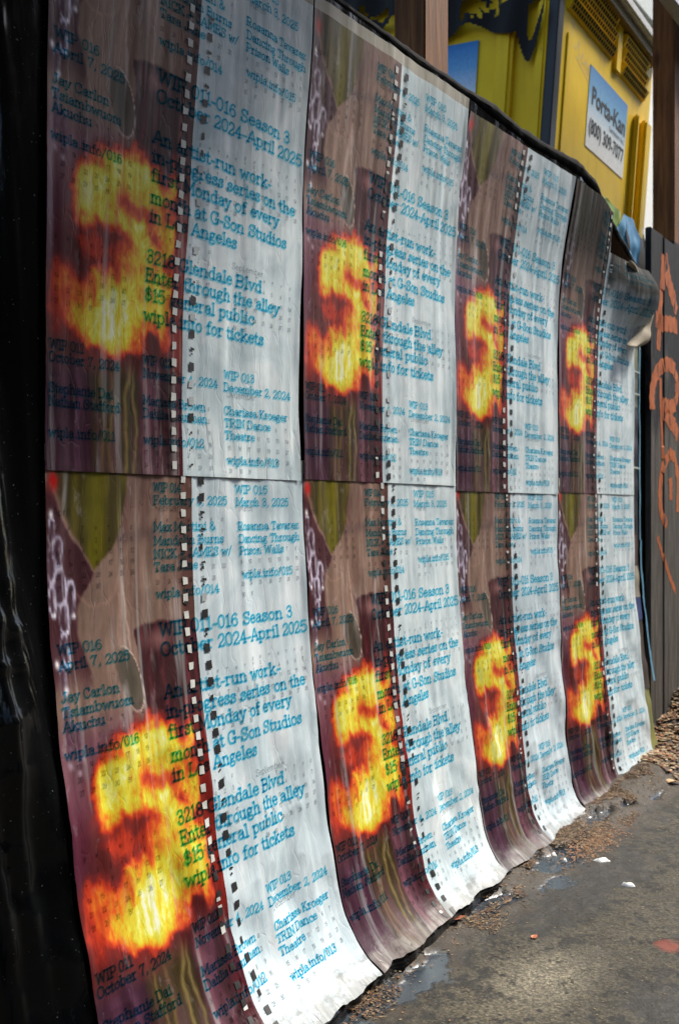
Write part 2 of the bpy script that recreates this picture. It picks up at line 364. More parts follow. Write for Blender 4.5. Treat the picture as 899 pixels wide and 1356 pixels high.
# fire blobs: (u, v, ru, rv, amplitude, angle) -- positive hot, negative cool
FIRE = [
 (0.254,0.449,0.052,0.030,1.33,0),(0.294,0.453,0.042,0.025,1.12,0),(0.200,0.447,0.035,0.015,0.71,0),(0.308,0.416,0.038,0.010,0.55,0),(0.225,0.476,0.062,0.029,0.82,0),(0.127,0.500,0.030,0.033,0.87,0),
 (0.120,0.530,0.035,0.024,0.92,0),(0.166,0.541,0.061,0.019,0.92,0),(0.228,0.532,0.073,0.019,1.02,0),(0.293,0.545,0.054,0.017,1.43,0),(0.327,0.555,0.038,0.025,1.02,0),(0.092,0.607,0.056,0.019,-0.40,0),
 (0.345,0.475,0.065,0.030,0.92,0),(0.396,0.486,0.056,0.026,0.82,0),(0.360,0.453,0.043,0.020,0.71,0),(0.441,0.419,0.009,0.017,0.60,0),(0.445,0.458,0.022,0.021,0.82,0),(0.417,0.526,0.056,0.036,0.77,0),
 (0.428,0.556,0.045,0.031,0.82,0),(0.155,0.470,0.047,0.019,0.42,0),(0.168,0.491,0.060,0.029,1.02,0),(0.203,0.506,0.049,0.023,0.60,0),(0.150,0.521,0.040,0.015,0.50,0),(0.322,0.494,0.034,0.020,0.50,0),
 (0.354,0.586,0.055,0.030,0.87,0),(0.406,0.607,0.068,0.036,0.82,0),(0.314,0.618,0.055,0.030,0.77,0),(0.426,0.644,0.057,0.031,0.82,0),(0.283,0.652,0.065,0.030,0.82,0),(0.359,0.666,0.079,0.030,1.02,0),
 (0.393,0.686,0.068,0.020,0.92,0),(0.243,0.690,0.076,0.034,1.38,0),(0.179,0.707,0.063,0.034,0.92,0),(0.132,0.711,0.037,0.026,0.42,0),(0.094,0.708,0.040,0.026,0.28,0),(0.211,0.733,0.086,0.029,1.02,0),
 (0.148,0.742,0.050,0.019,0.55,0),(0.268,0.713,0.066,0.030,1.02,0),(0.438,0.717,0.021,0.031,1.02,0),(0.360,0.712,0.063,0.008,0.50,0),(0.048,0.649,0.039,0.020,0.36,0),(0.071,0.671,0.052,0.020,0.28,0),
 (0.041,0.699,0.039,0.024,0.26,0),(0.026,0.735,0.031,0.022,0.26,0),(0.131,0.661,0.066,0.021,0.30,0),(0.201,0.646,0.050,0.023,0.40,0),(0.208,0.597,0.101,0.023,0.30,0),(0.130,0.597,0.057,0.023,0.30,0),
 (0.236,0.760,0.104,0.012,0.40,0),(0.063,0.679,0.088,0.055,0.12,0),(0.178,0.649,0.127,0.046,0.14,0),(0.026,0.718,0.047,0.044,0.10,0),(0.206,0.572,0.135,0.035,0.15,0),(0.415,0.503,0.021,0.012,-0.35,0),
 (0.386,0.562,0.018,0.009,-0.40,0),(0.444,0.586,0.014,0.017,-0.35,0),(0.412,0.633,0.020,0.009,-0.40,0),(0.293,0.745,0.053,0.016,0.45,0),(0.172,0.787,0.076,0.015,0.22,0),(0.396,0.584,0.020,0.009,-0.40,0),
 (0.369,0.557,0.018,0.010,-0.40,0),(0.316,0.663,0.014,0.010,-0.45,0),(0.430,0.525,0.018,0.010,-0.40,0)]
def srgb(*c): return np.array([(x/255/12.92 if x/255 <= .04045 else ((x/255+.055)/1.055)**2.4) for x in c])
def artwork(u, v):
    """u,v arrays -> rgb (n,3) base colour, heat (n)"""
    n = len(u); x = u*PW; y = v*PH
    wob = fbm(x*28, y*28, 71)-.5; wob2 = fbm(x*28+40, y*28, 75)-.5
    uu = u+.018*wob; vv = v+.014*wob2
    def C(*c): return srgb(*c)[None, :]
    col = np.repeat(C(148, 131, 122), n, 0)
    def over(mask, c): nonlocal col; m = np.clip(mask, 0, 1)[:, None]; col = col*(1-m)+c*m
    streak = fbm(x*60+4*vn(y*7, x*9, 3), y*9, 21)       # vertical cloth streaks
    big = fbm(x*22, y*5, 22)
    over((streak-.5)*1.6, C(176, 158, 150)); over((.45-streak)*1.6, C(105, 84, 84))
    over(sm(.55, .75, big)*.7, C(120, 95, 92))
    # grey band behind the first names
    over(sm(.02, .0, abs(vv-.108))*sm(.17, .2, u)*.4, C(110, 98, 98))
    # right brown veil near boundary
    over(sm(.40, .50, uu)*.45, C(108, 82, 76))
    # olive drape, top
    yy = np.clip(vv/.168, 0, 1); right = .268-.040*yy-.085*yy**4; left = np.interp(vv, [0, .04, .10, .14, .168], [.008, .018, .075, .115, .150])
    m = sm(.0, .008, right-uu)*sm(.0, .012+.02*(1-yy), uu-left)*sm(.170, .162, vv)
    oc = C(92, 84, 50)*np.ones((n, 1)); g1 = sm(.40, .7, fbm(x*70, y*5, 33))[:, None]; oc = oc*(1-g1)+C(122, 114, 62)*g1
    g2 = (np.exp(-((uu-.15)/.028)**2)*.65)[:, None]; oc = oc*(1-g2)+C(140, 136, 58)*g2
    g3 = (sm(.07, .0, uu)*.8)[:, None]; oc = oc*(1-g3)+C(80, 56, 50)*g3
    col = col*(1-m[:, None])+oc*m[:, None]
    # dark maroon to the left of the drape and under chain
    lm = np.where(vv < .165, left, .150-.060*sm(.165, .23, vv)+.03*sm(.25, .34, vv))
    mm = sm(.008, -.004, uu-lm)*sm(.015, .05, vv)*sm(.37, .30, vv)
    over(mm*.92, C(88, 52, 62))
    over(np.exp(-((uu-.022)/.013)**2-((vv-.022)/.016)**2)*.9, C(190, 36, 40))
    # pale rope line between drape and chain
    d = np.abs(uu-lm-.004); over(np.exp(-(d/.004)**2)*sm(.05, .08, vv)*sm(.21, .19, vv)*.35, C(180, 155, 150))
    d = np.abs(np.hypot((uu-.155)/.075, (vv-.165)/.055)-1); over(np.exp(-(d/.05)**2)*sm(.16, .19, vv)*.28, C(190, 166, 152))
    # chain links
    for (cu, cv, ru, rv) in ((.022,.10,.012,.020),(.040,.135,.017,.030),(.016,.150,.014,.030),(.040,.185,.020,.032),(.018,.205,.012,.030),(.074,.205,.017,.032),(.055,.235,.016,.030),(.048,.285,.013,.028),(.028,.330,.012,.026),(.030,.40,.014,.040),(.060,.425,.012,.030)):
        k = .9 if cv < .3 else .45
        q = (np.abs((uu-cu)/ru)**2.6+np.abs((vv-cv)/rv)**2.6)**(1/2.6)
        over(sm(1.0, .9, q)*.55, C(104, 84, 98))
        edge = np.exp(-((q-.86)/.13)**2)*k*(.25+1.0*sm(.25, .70, vn(x*60, y*30+cu*90, 41)))
        over(edge, C(200, 196, 208)); over(np.exp(-(((uu-cu-ru*.45)/.0022)**2))*sm(.8, .4, q)*k*.7, C(215, 212, 220))
        over(np.exp(-(np.hypot((uu-cu-ru*.5)/.0040, (vv-cv-rv*.8)/.0045))**2)*k, C(245, 243, 246))
    for cu, cv in ((.02,.075),(.035,.345),(.018,.30),(.05,.47),(.03,.455)):
        over(np.exp(-(np.hypot((uu-cu)/.006, (vv-cv)/.006))**2), C(240, 238, 240))
    # dark red cloth block
    bl = .272+.012*sm(.26, .34, vv)+.02*sm(.36, .45, vv)
    blk = sm(.0, .006, uu-bl)*sm(.0, .006, vv-(.262-.03*(1-((uu-.38)/.12)**2)*.3))
    bc = C(82, 46, 52)*np.ones((n, 1)); g = sm(.5, .8, fbm(x*120, y*9, 44))[:, None]; bc = bc*(1-g)+C(118, 74, 80)*g
    g = np.exp(-((uu-.355)/.045)**2-((vv-.285)/.016)**2)[:, None]*.75; bc = bc*(1-g)+C(160, 132, 130)*g
    col = col*(1-blk[:, None])+bc*blk[:, None]
    # oval mirror
    q = np.hypot((u-.245-.02*(v-.345)/.06)/.040, (v-.345)/.053); over(sm(1.12, .92, q), C(112, 104, 96)); over(sm(.9, .2, q)*.6, C(84, 80, 70))
    over(np.exp(-((q-1.03)/.035)**2)*sm(.20, .25, u)*.85, C(205, 192, 186))
    over(np.exp(-(np.abs(uu-(.245+.13*(vv-.20)))/.0035)**2)*sm(.16, .2, vv)*sm(.31, .28, vv)*.6, C(205, 190, 182))
    # purple-mauve under the mirror
    over(sm(.37, .43, vv)*sm(.60, .52, vv)*sm(.30, .2, u)*.65, C(122, 86, 104))
    # warm dark red behind the fire
    over(sm(.47, .60, vv)*sm(.86, .76, vv)*.85, C(96, 34, 38))
    over(sm(.46, .56, vv)*sm(.68, .6, vv)*sm(.10, .0, u)*.8, C(104, 58, 82))
    over(sm(.44, .50, vv)*sm(.58, .5, vv)*sm(.30, .36, u)*.7, C(66, 34, 40))
    # lower drapes
    lo = sm(.765, .815, vv+.25*np.maximum(0, u-.30)*sm(.25, .4, u))
    pc = C(82, 50, 68)*np.ones((n, 1))
    g = (sm(.15, .19, uu+.05*(1-vv))*sm(.36, .32, uu))[:, None]; oc = C(84, 72, 44)*(.50+.70*streak[:, None]); pc = pc*(1-g)+oc*g
    g = (sm(.33, .36, uu))[:, None]; pc = pc*(1-g)+C(78, 46, 54)*g
    for a, b, wd, c in ((.365,.03,.011,(206,168,176)),(.29,-.05,.004,(206,192,150)),(.235,-.03,.004,(190,176,120)),(.32,.0,.003,(210,196,160)),(.11,.01,.005,(150,120,140)),(.41,.02,.006,(150,110,126)),(.20,.02,.003,(200,180,140))):
        dd = np.abs(uu-(a+b*(vv-.85)*6*.3+.006*np.sin(vv*40+a*50))); g = (np.exp(-(dd/(wd*1.7))**2)*.30)[:, None]; pc = pc*(1-g)+C(*c)*g
    g = (sm(.5, .8, streak)*.5)[:, None]; pc = pc*(1-g)+C(112, 84, 100)*g
    g = (sm(.45, .2, streak)*.45)[:, None]; pc = pc*(1-g)+C(62, 38, 54)*g
    col = col*(1-lo[:, None])+pc*lo[:, None]
    # red strip along the film edge
    over(sm(.452, .470, u)*sm(.38, .50, vv)*sm(.83, .74, vv)*.85, C(138, 58, 46))
    over(sm(.452, .470, u)*sm(.36, .30, vv)*.35, C(96, 66, 66)); over(sm(.452, .470, u)*sm(.80, .88, vv)*.5, C(110, 50, 56))
    # heat
    h = np.zeros(n); wu = .026*(fbm(x*38, y*30, 51)-.5)*2; wv = .022*(fbm(x*38+9, y*30+5, 52)-.5)*2
    fu = u+wu; fv = v+wv
    for (a, b, ra, rb, am, ang) in FIRE:
        ca, sa = math.cos(R(ang)), math.sin(R(ang)); dx = (fu-a)*PW; dy = (fv-b)*PH; p = dx*ca+dy*sa; q = -dx*sa+dy*ca
        h = h+am*np.exp(-((p/(ra*PW))**2+(q/(rb*PH))**2))
    h = 1-np.exp(-np.maximum(h, 0)*1.05)
    h = h*sm(.468, .455, u)
    L = col.mean(1, keepdims=True); col = np.clip(L+(col-L)*1.25, .004, 1)
    return col**1.5*1.20, h

def make_poster_mat():
    m = NT('poster_paper'); uv = m.n('UVMap', uv_map='uvm').outputs[0]
    art = m.n('Attribute', attribute_name='art').outputs['Color']; heat = m.n('Attribute', attribute_name='fire_print').outputs['Fac']
    sep = m.n('SeparateXYZ', {0: uv}); U, Vv = sep.outputs[0], sep.outputs[1]
    met = m.mapped(uv, (PW, PH, 1))
    rnd = m.n('ObjectInfo').outputs['Random']; ofs = m.n('CombineXYZ', {0: m.math('MULTIPLY', rnd, 37.0), 1: m.math('MULTIPLY', rnd, 91.0), 2: 0.0}).outputs[0]
    metr = m.n('VectorMath', {0: met, 1: ofs}, operation='ADD').outputs[0]
    fn = m.noise(m.mapped(met, (80, 40, 1)), 1.0, 6, .65, .8)
    vor = m.noise(m.mapped(met, (26, 17, 1), (4.3, 7.7, 2.0)), 1.0, 6, .66, 1.0)
    h = m.math('ADD', heat, m.math('MULTIPLY', m.math('SUBTRACT', fn, .5), m.math('MULTIPLY', m.math('POWER', heat, .8), .50)))
    h = m.math('ADD', h, m.math('MULTIPLY', m.math('SUBTRACT', vor, .52), m.math('MULTIPLY', m.math('POWER', heat, .7), .85)))
    st_ = m.noise(m.mapped(met, (75, 7, 1), (2, 5, 0)), 1.0, 3, .5, .4); h = m.math('ADD', h, m.math('MULTIPLY', m.math('SUBTRACT', st_, .5), m.math('MULTIPLY', heat, .55)))
    h = m.math('SUBTRACT', h, .045)
    fire = m.ramp(h, [(.0, (.09, .010, .012)), (.26, (.20, .014, .010)), (.40, (.44, .032, .010)), (.52, (.60, .095, .012)), (.62, (.62, .24, .016)), (.72, (.62, .44, .020)), (.82, (.64, .60, .05)), (.92, (.70, .70, .22)), (1.0, (.74, .76, .60))])
    fm = m.ramp(h, [(.02, 0.0), (.34, 1.0)])
    grain = m.noise(m.mapped(met, (110, 50, 1)), 1.0, 6, .7, .5)
    artg = m.mix(1.0, art, m.ramp(grain, [(.30, .84), (.72, 1.12)]), 'MULTIPLY')
    dark = m.mix(fm, artg, fire)
    # pale half: bluish white with ghosted clouds of the show-through sheet
    cl = m.noise(m.mapped(metr, (9, 7, 1)), 1.0, 5, .55, .8)
    cl2 = m.noise(m.mapped(metr, (55, 16, 1)), 1.0, 4, .6)
    pale = m.ramp(cl, [(.32, (.38, .47, .51)), (.50, (.52, .61, .645)), (.68, (.66, .72, .74))])
    pale = m.mix(m.math('MULTIPLY', m.ramp(cl2, [(.55, 0.0), (.72, 1.0)]), .35), pale, (.80, .82, .82))
    blot = m.noise(m.mapped(metr, (28, 26, 1), (3, 1, 0)), 1.0, 3, .5)
    pale = m.mix(m.math('MULTIPLY', m.ramp(blot, [(.56, 0.0), (.66, 1.0)]), .22), pale, (.42, .50, .53))
    # blank trim strip at the very top of the sheet
    strip = m.math('LESS_THAN', Vv, -.010)
    side = m.math('GREATER_THAN', m.math('ADD', U, m.math('MULTIPLY', m.math('SUBTRACT', vor, .5), .004)), BND)
    c = m.mix(side, dark, pale)
    c = m.mix(strip, c, (.36, .34, .28))
    # weathering: scuffs and dirt near the bottom edge
    sc = m.noise(m.mapped(metr, (34, 12, 1), (7, 2, 0)), 1.0, 8, .7)
    c = m.mix(m.math('MULTIPLY', m.ramp(sc, [(.60, 0.0), (.70, 1.0)]), .20), c, (.62, .60, .60))
    ds = m.noise(m.mapped(metr, (26, 40, 1)), 1.0, 6, .7)
    dirt = m.math('MULTIPLY', m.ramp(m.math('ADD', m.math('MULTIPLY', m.math('SUBTRACT', Vv, .965), 5.5), ds), [(.52, 0.0), (.72, 1.0)]), .70)
    c = m.mix(dirt, c, (.13, .115, .10))
    sk = m.n('Attribute', attribute_name='top_shade').outputs['Fac']; c = m.mix(1.0, c, m.mix(sk, (1, 1, 1), (.065, .056, .050)), 'MULTIPLY')  # darkens the sagging top: its shade is put into the paper colour
    c = m.mix(1.0, c, m.ramp(rnd, [(0.0, (.90, .91, .93)), (1.0, (1.05, 1.04, 1.02))]), 'MULTIPLY')
    # paste runs: pale vertical drips
    pr_ = m.noise(m.mapped(metr, (42, 1.6, 1), (4, 9, 0)), 1.0, 3, .5, .3); c = m.mix(m.math('MULTIPLY', m.ramp(pr_, [(.60, 0.0), (.68, 1.0)]), .20), c, (.60, .62, .62))
    # creases
    w1 = m.noise(m.mapped(metr, (30, 2.8, 1)), 1.0, 2, .4, .5)
    w2 = m.noise(m.mapped(metr, (60, 12, 1)), 1.0, 3, .5, .5)
    cr = m.n('TexVoronoi', {'Scale': 1.0}, feature='DISTANCE_TO_EDGE'); m.set(cr.inputs['Vector'], m.n('VectorMath', {0: m.mapped(metr, (24, 5, 1)), 1: m.n('VectorMath', {0: m.n('TexNoise', {'Vector': m.mapped(met, (30, 14, 1)), 'Scale': 1.0}).outputs[1], 1: (1.1, 1.1, 0)}, operation='MULTIPLY').outputs[0]}, operation='ADD').outputs[0])
    crr = m.ramp(cr.outputs[0], [(0.0, 1.0), (.035, 0.0)])
    hgt = m.math('ADD', m.math('MULTIPLY', w1, 1.0), m.math('MULTIPLY', w2, .16)); hgt = m.math('ADD', hgt, m.math('MULTIPLY', m.math('MULTIPLY', crr, w2), .22))
    hgt = m.math('MULTIPLY', hgt, m.math('ADD', 1.0, m.math('MULTIPLY', m.ramp(Vv, [(.72, 0.0), (.98, 1.0)]), .8)))
    bp = m.bump(hgt, .42, .0045)
    # fibres lifted along sharp creases wear pale
    ridge = m.ramp(w1, [(.60, 0.0), (.70, 1.0)])
    c = m.mix(m.math('MULTIPLY', m.math('MULTIPLY', ridge, m.ramp(w2, [(.45, 0.0), (.65, 1.0)])), .28), c, (.62, .60, .60))
    ro = m.ramp(m.noise(m.mapped(metr, (12, 6, 1)), 1.0, 4), [(.3, .36), (.7, .58)])
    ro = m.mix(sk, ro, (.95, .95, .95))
    m.fin(c, ro, bp, **{'Specular IOR Level': .26})
    return m.m
M_POSTER = make_poster_mat()
def ink(name, t):
    m = NT(name); tr = m.n('BsdfTransparent', {'Color': (*t, 1)}); m.t.links.new(tr.outputs[0], m.out.inputs[0]); return m.m
M_INK = ink('blue_ink', (.22, .68, .83)); M_GREY = ink('grey_ink', (.60, .62, .64))
def simple(name, c, rough=.6, **kw):
    m = NT(name); n = m.noise(m.obj(), 40, 4); col = m.mix(1.0, c, m.ramp(n, [(.3, .8), (.7, 1.12)]), 'MULTIPLY')
    return m.fin(col, rough, m.bump(n, .1, .002), **kw)
M_HOLEW = simple('perforation_white', (.50, .51, .48)); M_HOLEB = simple('perforation_black', (.012, .012, .013), .5)
M_HOLEG = simple('perforation_grey', (.40, .43, .44))

def plastic_mat():
    m = NT('black_plastic'); p = m.geo()
    n1 = m.noise(m.mapped(p, (9, 9, 2.2)), 1.0, 5, .6, .8); n2 = m.noise(m.mapped(p, (60, 60, 26)), 1.0, 5, .65)
    sp = m.noise(p, 260, 2); dust = m.ramp(sp, [(.735, 0.0), (.76, 1.0)])
    c = m.mix(m.ramp(n1, [(.4, 0.0), (.8, 1.0)]), (.002, .0022, .0024), (.006, .007, .008)); c = m.mix(dust, c, (.30, .30, .28))
    h = m.math('ADD', n1, m.math('MULTIPLY', n2, .12))
    return m.fin(c, m.ramp(n2, [(.3, .10), (.7, .20)]), m.bump(h, .18, .02), **{'Specular IOR Level': .26})
M_PLASTIC = plastic_mat()
M_HEM = simple('hem_plastic', (.004, .0045, .005), .8, **{'Specular IOR Level': .04})

# ------------------------------------------------------------------ black plastic sheet over the fence
def ztop_sheet(s):
    return np.interp(s, [-1, 1.1, 1.5, 1.9, 2.02, 2.2, 2.36, 2.51, 2.6], [1.026, 1.022, 1.012, 1.010, .998, .925, .880, .832, .81])+.003*np.sin(np.asarray(s)*11)
def zbot(s): return np.interp(s, [0, .61, 1.22, 1.5, 1.85, 2.2, 2.51], [-.865, -.848, -.850, -.860, -.868, -.868, -.874])
def build_sheet():
    root = thing('plastic_sheet', 'black plastic sheeting draped over the fence behind the eight pasted posters', 'plastic sheet', (float(P0[0]), float(P0[1]), 0))
    ns, nz = 520, 330
    s = np.linspace(-.62, 2.60, ns); k = np.linspace(0, 1, nz)
    S, K = np.meshgrid(s, k)
    zt = np.where(S < 0, 1.30, ztop_sheet(S)); zt = np.where(S < 0, 1.028+.9*sm(0, -.05, S)*.6, zt)
    zb = -.884+.012*(vn(S*20, S*0, 3)-.5)
    Z = zt+(zb-zt)*K
    off = -.0035+0*S
    # baggy folds left of the posters
    lf = sm(.0, -.10, S)
    off = off+lf*(.055*(fbm(S*9+1.3*Z, Z*1.3, 61)-.5)+.028*(1-np.abs(2*vn(S*24+2.2*Z, Z*1.7, 62)-1))-.03)
    off = off+lf*.035*np.exp(-((Z+.30)/.10)**2)*np.exp(-((S+.05)/.05)**2)
    cr_ = (1-np.abs(2*vn(S*30+4*Z, Z*9, 71)-1))**3*.5+(1-np.abs(2*vn(S*14-Z*11, Z*16, 72)-1))**4*.6
    off = off+lf*.014*cr_*(np.exp(-((Z+.22)/.13)**2)+.35*np.exp(-((Z+.55)/.2)**2)+.12)
    off = off-.12*sm(-.12, -.6, S)
    # beyond the far posters
    rf = sm(2.50, 2.56, S); off = off-rf*.02+rf*.015*(vn(S*60, Z*4, 63)-.5)
    # ragged rim beneath the posters
    rim = sm(.004, -.006, Z-zbot(S)); off = off+rim*(.010+.016*(fbm(S*10, S*0+3, 65)-.45)+.006*(vn(S*40, Z*60, 66)-.5))
    D = wall_delta(S, np.maximum(Z, zbot(S)))*(1-.5*lf)
    P = wpt(S, Z, D+off)
    o = fast_mesh('sheet', P.reshape(-1, 3), grid_faces(ns, nz), M_PLASTIC, root)
    # rolled hem along the top
    ns2 = 420; s2 = np.linspace(-.0, 2.56, ns2); nr = 13; V = []
    for i, ss in enumerate(s2):
        zt = float(ztop_sheet(ss)); r = .0085+.004*float(vn(np.array(ss*14), np.array(2.), 5))+.005*float(sm(1.1, 1.4, ss))
        r2 = r*.75; cz = zt-.004; dl = float(wall_delta(ss, zt))-.010
        for j in range(nr):
            a = 2*math.pi*j/(nr-1); rr = 1+.16*float(vn(np.array(ss*40+j*.3), np.array(a*2), 7))
            V.append(wpt(ss, cz+r*rr*math.sin(a)*1.15, dl+r2*rr*math.cos(a)))
    fast_mesh('rolled_hem', np.array(V).reshape(-1, 3), grid_faces(nr, ns2), M_HEM, root)
build_sheet()

# ------------------------------------------------------------------ posters
class Poster:
    def __init__(s, col, row, step):
        s.col, s.row, s.step = col, row, step; s.s0 = [0, .612, 1.224, 1.850][col]; s.w = [.610, .610, .622, .655][col]
        s.seed = 100+col*7+row*31
        s.off = (.0030 if row == 0 else .0014)+.0006*(col % 2)
        if row == 0: s.vtop, s.vbot = (-.036 if col < 2 else -.010), .963
        else: s.vtop, s.vbot = -.036, 1.018
        s.tilt = [0, .002, -.004, .003][col] if row == 0 else [.0, .0, .003, -.002][col]
        A0 = .0
    def P(s, u, v, extra=0.0):
        u = np.asarray(u, dtype=float); v = np.asarray(v, dtype=float)
        uc = np.clip(u, 0, 1)
        if s.row == 0:
            z = 1.0-(v+.036)*PH+[0, .003, -.009, -.002][s.col]*sm(.5, 1.0, v)
            if s.col == 3:    # sagging top edge
                drop = .125*sm(.485, .515, u)+.022*sm(.30, .48, u)
                z = z-drop*(1-sm(.0, .30, v+.036))
            warp = -.026*np.sin(np.pi*uc)*sm(.85, .25, z)+.004*np.sin(np.pi*uc)
        else:
            sc = s.s0+uc*s.w
            a = (sc-SA[0])/(SA[1]-SA[0]); i = np.clip(a.astype(int), 0, len(SA)-2); f = a-i
            zs = .097
            # arc length from zs downward, scaled so the sheet ends at zbot
            zt0 = np.interp(zs, ZA[::-1], np.arange(len(ZA))[::-1]); i0 = int(zt0)
            def at(row_i):
                return ARC[row_i]
            z = np.empty_like(v)
            t = (v+.036)/1.054
            for r in np.unique(i):
                mk = i == r; A = ARC[r]*1.0; B = ARC[r+1]
                zb = zbot(SA[r]); zb2 = zbot(SA[r+1])
                la = np.interp(-zb, -ZA, A)-A[i0]; lb = np.interp(-zb2, -ZA, B)-B[i0]
                za = np.interp(A[i0]+t[mk]*la, A, ZA); zb_ = np.interp(B[i0]+t[mk]*lb, B, ZA)
                z[mk] = za*(1-f[mk])+zb_*f[mk]
            warp = -.004*np.sin(np.pi*uc)
        # edges wander a little
        el = .0035*(vn(z*6, z*0, s.seed)-.5); er = .0035*(vn(z*6, z*0+9, s.seed+1)-.5)
        if s.row == 0 and s.col == 0: er = er-.013*sm(.55, .30, z)*(1-.35*sm(.2, .06, z))
        if s.row == 0 and s.col == 1: er = er-.002
        if s.row == 0 and s.col == 2: el = el+.018*sm(.86, 1.0, z)
        if s.row == 1: er = er-.004*sm(-.2, -.6, z)
        S = s.s0+uc*s.w+warp+el*(1-uc)+er*uc+s.tilt*z+(u-uc)*s.w
        d = wall_delta(S, z)
        fine = .0009*(vn(S*70+s.seed, z*5+vn(S*9, z*9, s.seed), s.seed+3)-.3)+.0007*(vn(S*28-z*20, z*16, s.seed+4)-.3)
        # lifted edges
        lift = .0035*sm(.03, .0, uc)*vn(z*9, z*0, s.seed+5)+.0035*sm(.97, 1, uc)*vn(z*9, z*0, s.seed+6)
        if s.row == 0: lift = lift+.0012*sm(.94, .963, v)*vn(S*14, z*0, s.seed+8)
        else: lift = lift+.012*sm(.98, 1.018, v)*(vn(S*16, z*0, s.seed+9))
        if s.row == 0 and s.col == 3:
            lift = lift+.050*sm(.50, 1.0, uc)*np.exp(-np.abs((z-.735)/.090)**2.3)+.010*sm(.9, 1.0, uc)*sm(.45, .25, v)
        zj = z+((.007*(vn(S*26, S*0, s.seed+10)-.5)+.0022*(vn(S*110, S*0, s.seed+12)-.5)+.012*np.maximum(0, vn(S*7, S*0, s.seed+13)-.6))*sm(.985, 1.018, v) if s.row == 1 else 0)
        return wpt(S, zj, d+s.off+fine+lift+extra)
POSTER_LABELS = {
 (0, 0): 'upper poster nearest the camera, its left edge against the bare black plastic',
 (1, 0): 'upper poster second from the near end, torn blank strip along its top edge',
 (2, 0): 'upper poster third from the near end, directly in front of the yellow toilet corner',
 (3, 0): 'upper poster at the far end with its sagging shaded top corner curling forward',
 (0, 1): 'lower poster nearest the camera, large fire beside the bare black plastic',
 (1, 1): 'lower poster second from the near end, creased above the big rust coloured leaf',
 (2, 1): 'lower poster third from the near end, its bottom edge ending beside the puddle',
 (3, 1): 'lower poster at the far end, dirt heaped over part of its bottom edge'}
HOLE_V0 = .012
def build_poster(col, row):
    step = [.003, .0038, .005, .0055][col]
    p = Poster(col, row, step)
    g = wpt(p.s0, 0.9 if row == 0 else 0, 0)
    root = thing('poster', POSTER_LABELS[(col, row)], 'poster', (float(g[0]), float(g[1]), float(g[2])), 'wheat pasted posters in two rows on the black sheet')
    nu = int(p.w/step)+1; nv = int((p.vbot-p.vtop)*PH/step)+1
    u = np.linspace(0, 1, nu); v = np.linspace(p.vtop, p.vbot, nv)
    U, Vv = np.meshgrid(u, v); U = U.ravel(); Vv = Vv.ravel()
    P = p.P(U, Vv)
    o = fast_mesh('paper', P, grid_faces(nu, nv), M_POSTER, root)
    c, h = artwork(U, Vv)
    set_uv(o, np.stack([U, Vv], 1)); set_attr(o, 'art', c); set_attr(o, 'fire_print', h)
    shade_m = (sm(.50, .54, U)*sm(.36, .22, Vv+.10*(fbm(U*9, Vv*9, 301)-.5)+.05*(1-U)) if (col, row) == (3, 0) else 0*U)  # mask for the painted shade on the sagging far top corner
    if (col, row) == (3, 0): shade_m = np.maximum(shade_m, sm(.52, .48, U)*sm(.42, .12, Vv))
    set_attr(o, 'top_shade', shade_m)
    # lettering
    def lay(name, V2, F2, mat, off):
        uu = V2[:, 0]/PW; vv = -V2[:, 1]/PH
        keep = (vv < p.vbot-.002)
        ok = keep[F2].all(1)
        P3 = p.P(uu, np.minimum(vv, p.vbot), off); q = fast_mesh(name, P3, F2[ok], mat, root, smooth=False); q['kind'] = 'stuff'; return q
    lay('lettering', TXV, TXF, M_INK, .0010)
    lay('calendar_print', CAV, CAF, M_GREY, .0007)
    # film perforations
    r = random.Random(p.seed); V = []; F = []; MI = []
    def quad(cu, cv, hu, hv, mi, jit=.0015):
        b = len(V)
        for a, bb in ((-1, -1), (1, -1), (1, 1), (-1, 1)): V.append((cu+a*hu+r.uniform(-jit, jit), cv+bb*hv+r.uniform(-jit, jit)))
        F.append((b, b+1, b+2, b+3)); MI.append(mi)
    k = 0; vv = HOLE_V0+r.uniform(-.004, .004); runL = r.random(); runR = r.random()
    modeL = 0; modeR = 1
    while vv < p.vbot-.01:
        if r.random() < .16: modeL = 1-modeL if r.random() < .7 else modeL
        if row == 1 and vv > (.80 if col == 0 else .66): modeL = 1
        if col == 0 and row == 0 and .3 < vv: modeL = 0
        if r.random() < .22: modeR = r.choice([0, 1, 1])
        if row == 1 and vv > .72: modeR = 1
        quad(.470, vv, .0092, .0066, modeL)
        if modeL == 0 and r.random() < .35: quad(.470+r.uniform(-.005, .005), vv+r.choice([-1, 1])*.009, .008, .003, 1)
        if modeL == 1 and r.random() < .35: quad(.470+r.uniform(-.005, .005), vv+r.choice([-1, 1])*.009, .008, .003, 0)
        if modeR == 1:
            sh = r.random()
            if sh < .62: quad(.540, vv+.002, .0105, .0072, 1)
            elif sh < .8: quad(.540+r.uniform(-.005, .005), vv+.002, .005, .0055, 1)
            else: quad(.540+.003, vv, .008, .0022, 1); quad(.540, vv+.009, .004, .002, 1)
        elif r.random() < .5: quad(.540, vv+.002, .0100, .0070, 2)
        else: quad(.540, vv+r.uniform(-.004, .004), .004, .0016, 1)
        vv += .0302
    V = np.array(V); F = np.array(F)
    P3 = p.P(V[:, 0], V[:, 1], .0014)
    q = fast_mesh('film_perforations', P3, F, [M_HOLEW, M_HOLEB, M_HOLEG], root, smooth=False)
    q.data.polygons.foreach_set('material_index', np.array(MI, dtype=np.int32)); q['kind'] = 'stuff'
for row in (1, 0):
    for col in range(4): build_poster(col, row)

